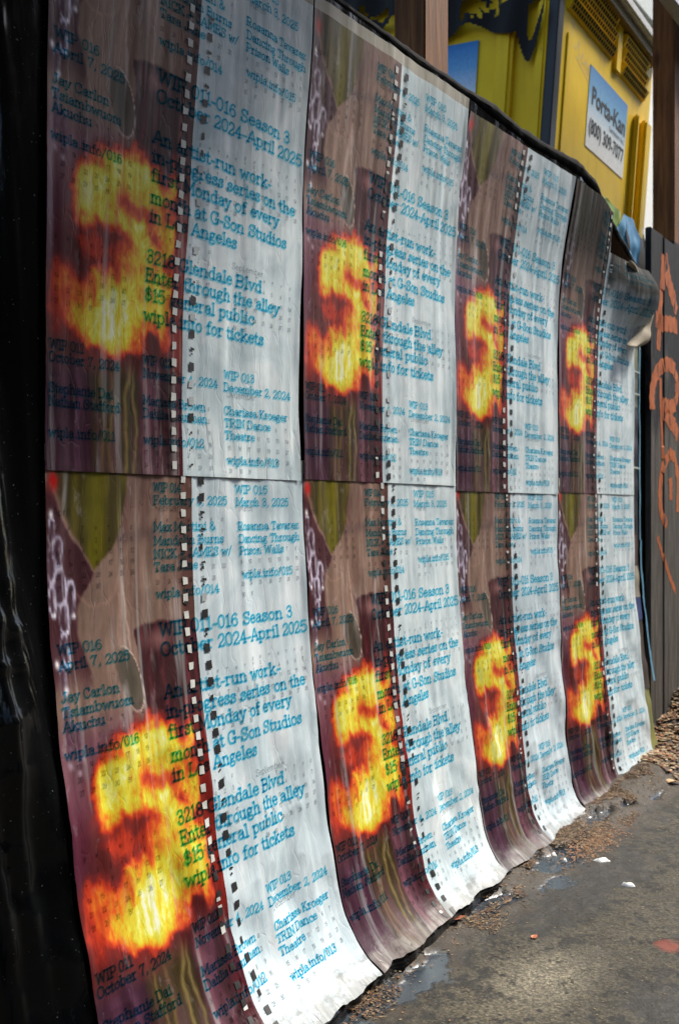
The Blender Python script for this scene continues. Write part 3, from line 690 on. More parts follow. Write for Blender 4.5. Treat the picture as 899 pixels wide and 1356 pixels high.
#SPLIT
# ------------------------------------------------------------------ ground
def sdc(x, y):
    dx = x-P0[0]; dy = y-P0[1]; return dx*DV[0]+dy*DV[1], dx*NV[0]+dy*NV[1]
PUD = [(1.83,.131,.12,.028),(1.68,.140,.10,.030),(1.53,.158,.10,.036),(1.435,.180,.11,.050),(1.985,.160,.05,.016),(1.08,.175,.085,.030),(1.14,.190,.06,.020),(.67,.225,.10,.040),(.74,.215,.07,.030),(.58,.20,.10,.05),(.45,.20,.12,.05),(1.30,.235,.06,.03),(2.15,.20,.06,.012)]
def ground_h(x, y):
    s, d = sdc(x, y)
    h = .006*(fbm(x*5, y*5, 81)-.5)+.0035*(fbm(x*40, y*40, 82)-.5)
    m = sm(.25, .10, d)*sm(-.2, .0, d)*(.012+.016*fbm(s*9, d*9, 83)+.030*sm(1.95, 2.3, s)*(.5+fbm(s*8, d*8, 85)))
    h = h+m
    h = h+.13*sm(2.50, 3.0, s)*sm(.34, .0, d)*(.6+.8*fbm(s*6, d*6, 84))
    return h
def build_ground():
    def ax(a, b, st, far):
        mid = np.arange(a, b, st); k = np.geomspace(st*1.5, far, 42)
        return np.concatenate([a-k[::-1], mid, b+k])
    xs = ax(-.35, 1.75, .0085, 160); ys = ax(1.35, 4.3, .0085, 160)
    X, Y = np.meshgrid(xs, ys); x = X.ravel(); y = Y.ravel()
    s, d = sdc(x, y)
    h = ground_h(x, y)*sm(14, 8, np.hypot(x, y))
    wob = fbm(x*26, y*26, 91)-.5; wob2 = fbm(x*9, y*9, 92)-.5
    wet = np.zeros_like(x)
    for (a, b, ra, rb) in PUD:
        q = ((s-a)/ra)**2+((d-b)/rb)**2; wet = np.maximum(wet, np.exp(-q*.75))
    wet = wet+wob*.75+(fbm(x*62, y*62, 93)-.5)*.55
    pud = sm(.50, .60, wet)
    gp = sm(.36, .60, wet); h = h*(1-.85*gp)+.0008*gp
    o = fast_mesh('ground', np.stack([x, y, h], 1), grid_faces(len(xs), len(ys)), M_GROUND)
    damp = sm(.48, .12, d+.25*wob2)*.8+np.exp(-(((s-1.37)/.22)**2+((d-.30)/.09)**2))*.8+np.exp(-(((s-.85)/.12)**2+((d-.64)/.10)**2))*.9
    damp = damp*(1-sm(1.85, 2.4, s)*.75)
    sun_dapple = np.exp(-(((s-.83)/.13)**2+((d-.41)/.075)**2))  # soft sun dapple, painted as a paler patch of concrete
    set_attr(o, 'wet', pud); set_attr(o, 'damp', np.clip(damp, 0, 1)); set_attr(o, 'pale', np.clip(sun_dapple, 0, 1))
    red = np.exp(-(((s-1.107)/.035)**2+((d-.556)/.030)**2)**1.5); set_attr(o, 'redpaint', red)
    lit = sm(.27, .16, d+.14*wob+.10*wob2)*sm(.35, .45, s)+sm(2.0, 2.6, s)*sm(.5, .25, d)
    set_attr(o, 'soil', np.clip(lit, 0, 1)*(1-pud))
    tag(o, kind='structure')
def ground_mat():
    m = NT('stained_concrete'); p = m.geo()
    A = lambda n: m.n('Attribute', attribute_name=n).outputs['Fac']
    n1 = m.noise(p, 3.2, 6, .6, .4); n2 = m.noise(p, 38, 5, .65); n3 = m.noise(p, 150, 5, .75); n4 = m.noise(m.mapped(p, (1, 1, 1), (5, 2, 0)), 17, 5, .62, .3)
    c = m.ramp(n1, [(.3, (.030, .025, .016)), (.55, (.056, .047, .030)), (.75, (.098, .081, .052))])
    c = m.mix(m.math('MULTIPLY', A('pale'), .75), c, (.20, .175, .125))
    c = m.mix(1.0, c, m.ramp(n2, [(.3, .62), (.7, 1.25)]), 'MULTIPLY'); c = m.mix(1.0, c, m.ramp(n3, [(.36, .35), (.64, 1.6)]), 'MULTIPLY')
    n5 = m.noise(p, 21, 9, .78, .2); n6 = m.noise(p, 60, 6, .75)
    cov = m.math('ADD', n5, m.math('MULTIPLY', A('damp'), .13)); cov = m.math('SUBTRACT', cov, m.math('MULTIPLY', A('pale'), .05))
    spots = m.ramp(cov, [(.545, 0.0), (.585, 1.0)]); c = m.mix(m.math('MULTIPLY', spots, .88), c, (.010, .009, .0075))
    ag = m.n('TexVoronoi', {'Vector': p, 'Scale': 210.0}); agc = m.n('SeparateColor', {0: ag.outputs['Color']}).outputs[0]; c = m.mix(1.0, c, m.ramp(agc, [(0.0, .55), (1.0, 1.4)]), 'MULTIPLY')
    fleck = m.ramp(n6, [(.60, 0.0), (.635, 1.0)]); c = m.mix(m.math('MULTIPLY', fleck, .8), c, (.012, .011, .009))
    grit = m.ramp(n6, [(.33, 1.0), (.37, 0.0)]); c = m.mix(m.math('MULTIPLY', grit, .55), c, (.24, .21, .16))
    vs = m.n('TexVoronoi', {'Vector': p, 'Scale': 30.0, 'Randomness': 1.0}); vd = m.math('ADD', vs.outputs['Distance'], m.math('MULTIPLY', n2, .22))
    gum = m.ramp(vd, [(.27, 1.0), (.31, 0.0)]); c = m.mix(m.math('MULTIPLY', m.math('MULTIPLY', gum, m.ramp(m.noise(p, 7, 2), [(.42, 0.0), (.52, 1.0)])), .92), c, (.008, .0075, .007))
    dm = m.ramp(m.math('ADD', m.math('MULTIPLY', A('damp'), .8), m.math('MULTIPLY', m.math('SUBTRACT', n2, .5), .9)), [(.25, 0.0), (.70, 1.0)])
    c = m.mix(m.math('MULTIPLY', dm, .62), c, (.020, .017, .013))
    rd = m.ramp(m.math('ADD', A('redpaint'), m.math('MULTIPLY', m.math('SUBTRACT', n2, .5), 1.3)), [(.35, 0.0), (.95, 1.0)]); c = m.mix(m.math('MULTIPLY', rd, .62), c, (.24, .040, .022))
    so = m.ramp(n3, [(.3, (.018, .013, .008)), (.6, (.055, .038, .022)), (.8, (.13, .09, .05))]); c = m.mix(m.math('MULTIPLY', A('soil'), .85), c, so)
    wt = A('wet'); c = m.mix(m.math('MULTIPLY', wt, .9), c, (.040, .050, .062))
    r = m.mix(wt, m.ramp(m.math('ADD', m.math('MULTIPLY', dm, -.35), n2), [(.1, .52), (.7, .9)]), (.17, .17, .17))
    hb = m.math('ADD', n2, m.math('MULTIPLY', n3, .35)); hb = m.math('MULTIPLY', hb, m.math('SUBTRACT', 1.0, m.math('MULTIPLY', wt, .9)))
    return m.fin(c, r, m.bump(hb, .55, .006), **{'Specular IOR Level': .35})
M_GROUND = ground_mat(); build_ground()
def gz(x, y): return float(ground_h(np.array([x]), np.array([y]))[0])
def gpt(s, d):
    x = P0[0]+s*DV[0]+d*NV[0]; y = P0[1]+s*DV[1]+d*NV[1]; return x, y

# ------------------------------------------------------------------ leaf litter (uncountable bits) and the single leaves
def attr_mat(name, rough=.75):
    m = NT(name); a = m.n('Attribute', attribute_name='tint').outputs['Color']
    n = m.noise(m.geo(), 150, 3); return m.fin(m.mix(1.0, a, m.ramp(n, [(.3, .7), (.7, 1.2)]), 'MULTIPLY'), rough)
M_LITTER = attr_mat('dry_litter')
def build_litter():
    V, F, C = [], [], []
    pal = [(.19, .10, .045), (.11, .055, .025), (.24, .16, .08), (.07, .045, .025), (.30, .22, .12), (.17, .075, .03), (.05, .035, .022)]
    r = random.Random(3)
    def bit(x, y, L, wd, c, lift):
        z = gz(x, y)+.001+lift; a = r.uniform(0, 6.28); ca, sa = math.cos(a), math.sin(a); t = r.uniform(-.25, .25)
        b = len(V); k = r.uniform(-.2, .35)*L
        for (p, q, h) in ((-L, 0, 0), (0, -wd, k*.5), (L, 0, k), (0, wd, k*.2)):
            V.append((x+p*ca-q*sa, y+p*sa+q*ca, z+h*.8+t*p*.5+abs(t*p)*.5)); C.append(c)
        F.append((b, b+1, b+2, b+3))
    n = 0
    while n < 15000:
        s = r.uniform(.30, 2.6); d = .085+abs(r.gauss(0, .075))
        dens = float(fbm(np.array([s*7.]), np.array([d*14.]), 95)[0])
        if dens < .50+.5*max(0, d-.12)*3 and r.random() < .95: continue
        x, y = gpt(s, d)
        if y < 1.5: continue
        n += 1; c = r.choice(pal); k = r.uniform(.6, 1.2); c = tuple(q*k for q in c)
        if r.random() < .25: bit(x, y, r.uniform(.006, .016), .0008, c, 0)
        else:
            sz = r.uniform(.0015, .0048); bit(x, y, sz, sz*r.uniform(.35, .8), c, 0)
    for k in range(2600):      # leaf drift at the far end, against the boards
        s = r.uniform(2.35, 3.4); d = abs(r.gauss(0, .14))+.01; x, y = gpt(s, d)
        c = random.choice([(.30, .11, .035), (.24, .14, .06), (.36, .25, .13), (.15, .06, .03), (.42, .33, .20)])
        sz = r.uniform(.004, .015); bit(x, y, sz, sz*.6, c, r.uniform(0, .006))
    for k in range(900):       # brown patch on the pavement
        s = r.gauss(1.62, .09); d = r.gauss(.205, .022); x, y = gpt(s, d); sz = r.uniform(.002, .005)
        bit(x, y, sz, sz*.6, random.choice([(.22, .10, .04), (.13, .06, .03), (.30, .15, .06)]), 0)
    for k in range(700):       # thin scatter over the slab
        s = r.uniform(.5, 3.2); d = r.uniform(.2, .9); x, y = gpt(s, d); sz = r.uniform(.0012, .0035)
        bit(x, y, sz, sz*.6, random.choice([(.10, .07, .04), (.04, .03, .02), (.2, .14, .08)]), 0)
    o = fast_mesh('leaf_litter', np.array(V), np.array(F), M_LITTER, smooth=False)
    set_attr(o, 'tint', np.array(C)); tag(o, 'brown leaf litter and twigs along the foot of the posters', 'leaf litter', kind='stuff')
build_litter()
def leaf_mat(name, c):
    m = NT(name); n = m.noise(m.obj(), 120, 4); return m.fin(m.mix(1.0, c, m.ramp(n, [(.3, .6), (.7, 1.25)]), 'MULTIPLY'), .6, m.bump(n, .3, .001))
def leaf(s, d, L, wd, ang, c, label, lobes=0, curl=.3, seed=1, group=None):
    r = random.Random(seed); x0, y0 = gpt(s, d); n = 34; rim = []
    for k in range(n):
        a = 2*math.pi*k/n; rr = 1.0
        if lobes: rr = .66+.34*abs(math.cos(a*lobes/2.0))**1.4
        rr *= 1+r.uniform(-.07, .07)*(1+lobes*.3)
        rim.append((math.cos(a)*L*rr, math.sin(a)*wd*rr))
    V = [(0, 0, 0)]; F = []
    for ring in (.5, 1.0):
        for (px, py) in rim:
            qx, qy = px*ring, py*ring; hz = curl*(abs(qy)**1.5)/(wd**.5)+curl*.25*math.sin(qx/L*3+seed)*wd*ring+r.uniform(0, .0008)
            V.append((qx, qy, hz))
    for k in range(n):
        F.append((0, 1+k, 1+(k+1) % n)); F.append((1+k, 1+n+k, 1+n+(k+1) % n, 1+(k+1) % n))
    zmin = min(v[2] for v in V); V = [(v[0], v[1], v[2]-zmin) for v in V]
    root = thing('fallen_leaf', label, 'leaf', (x0, y0, gz(x0, y0)+.0025), group); root.rotation_euler = (r.uniform(-.05, .05), r.uniform(-.05, .05), ang)
    m = leaf_mat('dead_leaf', c)
    b = mesh_obj('blade', V, F, m, root, smooth=True, world=False)
    # stalk
    t = [(-L*1.45, 0, .002), (-L*.6, 0, .0015), (L*.7, 0, .0022)]; SV = []; SF = []
    for i, q in enumerate(t):
        for (dy, dz) in ((-.0006, 0), (.0006, 0), (0, .0011)): SV.append((q[0], q[1]+dy, q[2]+dz-zmin*.2))
    for i in range(2):
        for j in range(3): SF.append((i*3+j, i*3+(j+1) % 3, i*3+3+(j+1) % 3, i*3+3+j))
    mesh_obj('stalk', SV, SF, m, root, world=False)
leaf(.935, .150, .036, .022, .45, (.30, .085, .035), 'large rust coloured dead leaf lying below the second lower poster', lobes=5, curl=.45, seed=4)
leaf(.893, .115, .021, .012, .2, (.15, .022, .016), 'small dark red leaf tucked against the black plastic beside the large rust leaf', lobes=3, curl=.4, seed=5)
leaf(.981, .322, .010, .007, 1.0, (.45, .13, .05), 'tiny orange leaf scrap alone on the bare concrete', lobes=3, curl=.3, seed=6)
leaf(.579, .181, .016, .008, 1.4, (.30, .20, .10), 'small curled tan leaf standing on wet litter near the bottom of the picture', curl=1.2, seed=7)
leaf(2.30, .20, .030, .016, .3, (.46, .24, .07), 'ochre leaf on the dirt beside the far lower poster', lobes=3, curl=.4, seed=8)
leaf(2.85, .06, .022, .013, 1.3, (.36, .12, .04), 'upper red brown leaf on the drift against the weathered boards', lobes=3, curl=.5, seed=9)
leaf(2.70, .10, .024, .012, 2.3, (.34, .14, .05), 'lower red brown leaf on the drift against the weathered boards', lobes=3, curl=.5, seed=10)
M_WHITE = simple('white_scrap', (.78, .78, .74), .6)
def scrap(s, d, L, wd, ang, label, seed, group=None):
    x0, y0 = gpt(s, d); r = random.Random(seed); n = 18; V = [(0, 0, .007)]; F = []
    for ring, hz in ((.6, .0065), (1.0, .0)):
        for k in range(n):
            a = 6.283*k/n; q = ring*(1+.18*math.sin(3*a+seed)+r.uniform(-.08, .08)); V.append((math.cos(a)*L*q, math.sin(a)*wd*q, hz*(1+.3*math.sin(2*a))))
    for k in range(n): F += [(0, 1+k, 1+(k+1) % n), (1+k, 1+n+k, 1+n+(k+1) % n, 1+(k+1) % n)]
    o = mesh_obj('paper_scrap', V, F, M_WHITE, smooth=True); o.location = (x0, y0, gz(x0, y0)); o.rotation_euler = (0, 0, ang); tag(o, label, 'litter', group)
scrap(1.508, .264, .020, .0095, .0, 'larger white scrap on the dark pavement, left of the other large one', 1)
scrap(1.385, .376, .017, .008, -.5, 'white scrap lying farthest from the posters on dark stained pavement', 2)
scrap(1.438, .166, .007, .005, .2, 'tiny white crumb at the edge of the puddle, closer to the posters', 3)
scrap(1.434, .198, .006, .004, .2, 'tiny white crumb at the edge of the puddle, farther from the posters', 4)

# ------------------------------------------------------------------ timber
def wood_mat(name, c1, c2, c3, rough=.75, knots=True, sc=1.0):
    m = NT(name); p = m.obj()
    g = m.noise(m.mapped(p, (42*sc, 42*sc, 2.2*sc)), 1.0, 6, .65, 1.0); g2 = m.noise(m.mapped(p, (160*sc, 160*sc, 8*sc)), 1.0, 4, .6)
    b = m.noise(m.mapped(p, (6, 6, 2.5)), 1.0, 4, .6)
    c = m.ramp(g, [(.3, c1), (.52, c2), (.72, c3)]); c = m.mix(1.0, c, m.ramp(g2, [(.3, .72), (.7, 1.18)]), 'MULTIPLY'); c = m.mix(1.0, c, m.ramp(b, [(.3, .65), (.7, 1.15)]), 'MULTIPLY')
    if knots:
        v = m.n('TexVoronoi', {'Vector': m.mapped(p, (9, 9, 3.2)), 'Scale': 1.0}); k = m.ramp(v.outputs['Distance'], [(.06, 1.0), (.16, 0.0)]); c = m.mix(m.math('MULTIPLY', k, .75), c, tuple(x*.3 for x in c1))
    return m.fin(c, rough, m.bump(m.math('ADD', g, m.math('MULTIPLY', g2, .5)), .6, .004), **{'Specular IOR Level': .3})
M_POST = wood_mat('redwood_post', (.095, .036, .010), (.20, .080, .024), (.31, .140, .046))
M_PLY = wood_mat('plywood', (.16, .10, .05), (.24, .16, .09), (.30, .21, .12), knots=False)
M_DARKB = wood_mat('dark_boards', (.006, .005, .004), (.010, .008, .006), (.016, .012, .009), knots=False)
def beam(name, a, b, hd, ha, mat, parent=None, bev=.004, local=True):
    """box with bevelled edges in the wall frame: a,b = (s,z) corners... hd = delta range, given as explicit ranges"""
    (s0, s1), (d0, d1), (z0, z1) = a, b, hd
    bm = bmesh.new(); bmesh.ops.create_cube(bm, size=1)
    for v in bm.verts: v.co = Vector(((v.co.x)*(s1-s0), (v.co.y)*(d1-d0), v.co.z*(z1-z0)))
    if bev: bmesh.ops.bevel(bm, geom=list(bm.edges), offset=bev, segments=2, affect='EDGES')
    me = bpy.data.meshes.new(name); bm.to_mesh(me); bm.free(); me.materials.append(mat)
    o = bpy.data.objects.new(name, me); link(o, parent)
    cs, cd, cz = (s0+s1)/2, (d0+d1)/2, (z0+z1)/2
    M = Matrix(((DV[0], NV[0], 0, P0[0]+cs*DV[0]+cd*NV[0]), (DV[1], NV[1], 0, P0[1]+cs*DV[1]+cd*NV[1]), (0, 0, 1, cz+CAMH), (0, 0, 0, 1)))
    if parent is not None: o.matrix_parent_inverse = Matrix.Translation(parent.location).inverted()
    # NV is DV rotated by -90 degrees, so mirror-free rotation about z
    o.matrix_basis = M if M.to_3x3().determinant() > 0 else M @ Matrix.Diagonal((1, -1, 1, 1))
    return o
def wthing(name, s, d, label, cat, group=None):
    x, y = gpt(s, d); return thing(name, label, cat, (x, y, 0), group)
t = wthing('wooden_post', 1.24, -.11, 'square redwood post standing behind the poster fence near the middle of the picture', 'post', 'redwood posts behind the fence')
beam('post_timber', (1.187, 1.305), (-.150, -.060), (-.88, 3.2), None, M_POST, t)
t = wthing('wooden_post', 3.24, -.11, 'square redwood post behind the graffitied boards at the right edge', 'post', 'redwood posts behind the fence')
beam('post_timber', (3.177, 3.295), (-.150, -.060), (-.88, 3.2), None, M_POST, t)
t = wthing('plywood_fence', 1.0, -.05, 'plywood fence hidden under black plastic and carrying the posters', 'fence')
for k in range(3):
    beam('plywood_panel', (-.62+k*1.06, -.62+k*1.06+1.056), (-.050, -.032), (-.86, .99 if k < 2 else .80), None, M_PLY, t, .001)

# weathered boards with graffiti
def board_mat():
    m = NT('weathered_board'); p = m.obj(); w_ = m.geo()
    g = m.noise(m.mapped(p, (60, 60, 3)), 1.0, 6, .7, .8); g2 = m.noise(m.mapped(p, (210, 210, 9)), 1.0, 4, .6)
    c = m.ramp(g, [(.28, (.07, .06, .05)), (.5, (.19, .165, .14)), (.72, (.30, .265, .22))]); c = m.mix(1.0, c, m.ramp(g2, [(.3, .6), (.7, 1.2)]), 'MULTIPLY')
    z = m.n('SeparateXYZ', {0: w_}).outputs[2]; n = m.noise(m.mapped(w_, (9, 9, 3)), 1.0, 5, .65)
    paint = m.ramp(m.math('ADD', m.math('MULTIPLY', m.math('SUBTRACT', z, 1.08), 1.1), m.math('MULTIPLY', m.math('SUBTRACT', n, .5), 2.4)), [(-.0, 0.0), (.35, 1.0)])
    c = m.mix(1.0, c, (.50, .52, .54), 'MULTIPLY'); c = m.mix(m.math('MULTIPLY', paint, .92), c, (.012, .014, .019))
    wo = m.ramp(m.noise(m.mapped(w_, (40, 40, 14)), 1.0, 6, .7), [(.60, 0.0), (.72, 1.0)]); c = m.mix(m.math('MULTIPLY', wo, .5), c, (.10, .10, .105))
    return m.fin(c, .7, m.bump(m.math('ADD', g, g2), .6, .004), **{'Specular IOR Level': .15})
M_BOARD = board_mat()
gf = wthing('weathered_fence', 3.0, 0, 'weathered plank fence at the right edge, black paint above bare grey wood, orange graffiti', 'fence')
def spray_mat():
    m = NT('orange_spray'); n = m.noise(m.mapped(m.geo(), (50, 50, 16)), 1.0, 6, .7)
    return m.fin(m.ramp(n, [(.36, (.05, .035, .03)), (.43, (.34, .095, .035)), (.65, (.52, .15, .05))]), .7, m.bump(n, .4, .003), **{'Specular IOR Level': .15})
M_ORANGE = spray_mat()
for k in range(12):
    s0 = 2.700+k*.142; dz = [0, -.008, .012, .004, -.01, .006][k % 6]; dd = [0, .004, -.003, .002][k % 4]
    beam('plank', (s0, s0+.138), (-.022+dd, .0+dd), (-.90, 1.040+dz), None, M_BOARD, gf, .003)
def dl_board(s):
    k = np.clip(((np.asarray(s)-2.700)/.142).astype(int), 0, 11); return np.array([0, .004, -.003, .002])[k % 4]
def graffiti(strokes, parent):
    V, F = [], []
    for pts, hw in strokes:
        cp = catmull([(a, b) for a, b in pts], 14); base = len(V)
        for i, q in enumerate(cp):
            a = cp[max(0, i-1)]; b = cp[min(len(cp)-1, i+1)]; t_ = (b-a)/(np.linalg.norm(b-a)+1e-9); nn = np.array((-t_[1], t_[0]))
            h_ = hw*1.25*(1+.10*math.sin(i*.9)); V.append(q+nn*h_); V.append(q-nn*h_)
        for i in range(len(cp)-1): F.append((base+2*i, base+2*i+1, base+2*i+3, base+2*i+2))
    V = np.array(V); P = wpt(V[:, 0], V[:, 1], dl_board(V[:, 0])+.0008)
    mesh_obj('graffiti', P, F, M_ORANGE, parent)
graffiti([([(2.842,.965),(2.825,.86),(2.803,.75),(2.79,.66),(2.782,.60)], .017), ([(2.842,.965),(2.885,.885),(2.94,.83),(3.01,.775)], .026),
          ([(2.752,.712),(2.82,.705),(2.90,.715),(3.02,.722)], .024),
          ([(2.715,.375),(2.712,.44),(2.76,.51),(2.86,.556),(2.96,.55),(3.02,.49),(2.98,.42),(2.90,.40),(2.83,.405)], .022), ([(2.82,.402),(2.88,.36),(2.95,.335),(3.03,.30)], .026), ([(2.808,.50),(2.812,.40),(2.824,.30),(2.832,.20)], .010),
          ([(2.905,.222),(2.835,.17),(2.805,.08),(2.815,.00),(2.87,-.05)], .016), ([(2.90,.225),(2.98,.20),(3.04,.12),(3.03,.0)], .018), ([(2.914,.13),(2.922,.09),(2.922,.045)], .016),
          ([(2.772,-.09),(2.83,-.16),(2.90,-.24),(2.98,-.31)], .009)], gf)

# remnants of older posters at the far end
def patch(name, pts, dl, col, parent, seed=0, nsub=10, amp=.012):
    """crumpled four-sided scrap in the wall frame (pts: tl,tr,br,bl)"""
    m = simple(name+'_print', col, .5); u = np.linspace(0, 1, nsub); U, K = np.meshgrid(u, np.linspace(0, 1, nsub*2))
    p = np.array(pts); a = p[0][None, None]*(1-U)[..., None]+p[1][None, None]*U[..., None]; b = p[3][None, None]*(1-U)[..., None]+p[2][None, None]*U[..., None]
    q = a*(1-K[..., None])+b*K[..., None]; s = q[..., 0]+.006*(vn(q[..., 1]*20, U*3, seed)-.5); z = q[..., 1]
    P = wpt(s, z, base_delta(s, z)*(z < .5)+dl+amp*(vn(s*26, z*22, seed+1)-.5))
    return fast_mesh(name, P.reshape(-1, 3), grid_faces(nsub, nsub*2), m, parent)
op = wthing('old_poster_layers', 2.6, 0, 'torn edge of older colourful posters sticking out beyond the last posters', 'poster scraps')
patch('blue_edging', [(2.585,.66),(2.594,.66),(2.598,-.10),(2.588,-.10)], -.004, (.10, .30, .44), op, 3, 8, .004)
patch('blue_edging', [(2.588,-.10),(2.600,-.10),(2.632,-.60),(2.618,-.60)], -.002, (.10, .28, .42), op, 4, 8, .004)
cols = [((.13, .17, .10), .66, .60), ((.20, .22, .13), .60, .50), ((.022, .022, .03), .50, .49), ((.13, .14, .11), .49, .42), ((.16, .17, .14), .42, .37), ((.035, .03, .05), .37, .16), ((.02, .02, .03), .16, -.08), ((.08, .05, .04), -.08, -.19),
        ((.30, .27, .21), -.19, -.30), ((.018, .035, .13), -.30, -.38), ((.045, .032, .026), -.38, -.62), ((.17, .17, .05), -.62, -.76), ((.20, .19, .05), -.76, -.86)]
for i, (c, a, b) in enumerate(cols):
    patch('poster_layer', [(2.47,a),(2.588+.0*i,a),(2.590,b),(2.47,b)], -.010, c, op, 20+i, 8, .006)
for z_ in (.60, .498, .42, .16): patch('pasted_seam', [(2.50,z_),(2.588,z_-.002),(2.588,z_-.008),(2.50,z_-.006)], -.003, (.36, .40, .38), op, 60+int(z_*100), 4, .001)
tt = wthing('torn_poster', 2.5, -.04, 'torn green and blue poster corner folded up behind the black hem', 'poster scrap')
patch('green_corner', [(2.27,1.050),(2.36,1.062),(2.500,1.038),(2.43,.955)], -.035, (.20, .32, .045), tt, 81)
patch('blue_corner', [(2.495,1.042),(2.60,1.046),(2.665,.99),(2.66,.80)], -.030, (.055, .22, .40), tt, 82)
patch('blue_corner', [(2.42,.965),(2.50,1.040),(2.662,.81),(2.58,.78)], -.032, (.07, .28, .46), tt, 83)
patch('paper_edge', [(2.660,1.03),(2.672,1.03),(2.712,.97),(2.690,.95)], -.020, (.55, .52, .42), tt, 84, 6, .004)
# the torn paper curl hanging by the sagging corner
cf = wthing('curled_paper', 2.56, .05, 'curled torn paper flap hanging beside the sagging upper far poster', 'poster scrap')
OUTE = catmull([(2.334, 0.835), (2.424, 0.805), (2.503, 0.76), (2.551, 0.716), (2.559, 0.651), (2.518, 0.588), (2.386, 0.549)], 6); INE = catmull([(2.32, 0.822), (2.394, 0.789), (2.471, 0.744), (2.503, 0.708), (2.479, 0.652), (2.432, 0.606), (2.334, 0.552)], 6); V = []; ns_, nc_ = len(OUTE), 5
for i in range(ns_):
    for j in range(nc_):
        q_ = OUTE[i]*(1-j/(nc_-1))+INE[i]*(j/(nc_-1)); V.append(wpt(q_[0], q_[1], .062-.010*abs(j-1.5)+.004*math.sin(i*.7)))
M_CURL = simple('aged_paper', (.30, .25, .17), .8); o = fast_mesh('paper_curl', np.array(V).reshape(-1, 3), grid_faces(nc_, ns_), M_CURL, cf)
md = o.modifiers.new('thick', 'SOLIDIFY'); md.thickness = .0012
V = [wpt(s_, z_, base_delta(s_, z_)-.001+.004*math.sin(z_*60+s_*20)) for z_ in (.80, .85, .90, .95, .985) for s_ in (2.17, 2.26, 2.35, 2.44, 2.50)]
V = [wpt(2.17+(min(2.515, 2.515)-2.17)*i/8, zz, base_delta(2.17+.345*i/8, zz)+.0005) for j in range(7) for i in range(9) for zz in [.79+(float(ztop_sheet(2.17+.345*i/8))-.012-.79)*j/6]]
fast_mesh('shade_backing', np.array(V).reshape(-1, 3), grid_faces(9, 7), simple('shade_brown', (.010, .006, .004), 1.0, **{'Specular IOR Level': .0}), cf)  # dark sheet standing in for the shaded print above the sag
# dark gap board between sheet and planks
t = wthing('dark_board', 2.66, -.05, 'black painted board in the gap between posters and weathered planks', 'board')
beam('board_face', (2.38, 3.02), (-.090, -.066), (-.90, 1.03), None, simple('black_paint', (.012, .012, .014), .6), t, .002)

# ------------------------------------------------------------------ yellow portable toilet on a raised platform
def yellow_mat():
    m = NT('yellow_plastic'); p = m.obj(); n = m.noise(p, 4, 5, .6); sp = m.noise(p, 70, 4, .7)
    c = m.ramp(n, [(.3, (.76, .49, .008)), (.7, (.90, .62, .012))]); c = m.mix(m.ramp(sp, [(.66, 0.0), (.74, .8)]), c, (.16, .10, .015))
    st = m.noise(m.mapped(p, (30, 30, 1.5)), 1.0, 4, .6); c = m.mix(m.math('MULTIPLY', m.ramp(st, [(.55, 0.0), (.8, 1.0)]), .35), c, (.28, .19, .02))
    return m.fin(c, .5, m.bump(m.noise(p, 350, 2), .08, .001), **{'Specular IOR Level': .22})
M_YEL = yellow_mat(); M_BLK = simple('trim_shade_black', (.012, .012, .013), .45); M_ROOF = simple('roof_grey', (.58, .58, .58), .5)
C2 = 2.0; PZ0 = 1334*C2/(1394-724.0); PX0 = (724-450)/1334*PZ0
yaw = -R(2.5); cy, sy = math.cos(yaw), math.sin(yaw)
# local frame: a along the front, b outward from the front, z up (relative to the camera's height)
FA = np.array([DV[0]*cy+DV[1]*sy*-1*-1*0+DV[1]*0, 0.0])
FA = np.array([math.sin(TH+yaw), math.cos(TH+yaw)]); FB = np.array([math.cos(TH+yaw), -math.sin(TH+yaw)])
LEAN = R(4.3); PIV = 1.35
troot = thing('portable_toilet', 'yellow portable toilet with louvred vents and a blue phone number sign', 'portable toilet', (PX0, PZ0, .80))
def tp(a, b, z):
    """toilet frame to world"""
    zz = z-PIV; b2 = b*math.cos(LEAN)+zz*math.sin(LEAN); z2 = PIV+zz*math.cos(LEAN)-b*math.sin(LEAN)
    return (PX0+a*FA[0]+b2*FB[0], PZ0+a*FA[1]+b2*FB[1], z2+CAMH)
def tbox(name, a, b, z, mat, parent, bev=.006, seg=2):
    bm = bmesh.new(); bmesh.ops.create_cube(bm, size=1)
    for v in bm.verts: v.co = Vector((a[0]+(v.co.x+.5)*(a[1]-a[0]), b[0]+(v.co.y+.5)*(b[1]-b[0]), z[0]+(v.co.z+.5)*(z[1]-z[0])))
    if bev: bmesh.ops.bevel(bm, geom=list(bm.edges), offset=min(bev, .45*min(a[1]-a[0], b[1]-b[0], z[1]-z[0])), segments=seg, affect='EDGES')
    bmesh.ops.recalc_face_normals(bm, faces=bm.faces)
    V = [tp(*v.co) for v in bm.verts]; F = [[v.index for v in f.verts] for f in bm.faces]; bm.free()
    F = [f[::-1] for f in F]
    o = mesh_obj(name, V, F, mat, parent); return o
ZB, ZTp = -.06, 2.235
tbox('body', (.006, 1.245), (-1.10, -.012), (ZB, ZTp-.01), M_YEL, troot, .02)
fr = tbox('front_panel', (.040, 1.25), (-.012, .004), (ZB, ZTp), M_YEL, troot, .003)
tbox('corner_trim', (-.020, .040), (-.03, .012), (ZB, ZTp), M_BLK, troot, .004)
tbox('front_rib', (.665, .735), (.004, .020), (1.98, ZTp), M_YEL, troot, .007)
tbox('front_rib', (1.005, 1.035), (.004, .028), (ZB, 1.90), M_YEL, troot, .008)
tbox('front_rib', (1.10, 1.19), (.004, .040), (ZB, 1.90), M_YEL, troot, .010)
tbox('front_rib', (.10, .17), (.004, .010), (ZB, 1.93), M_YEL, troot, .003)
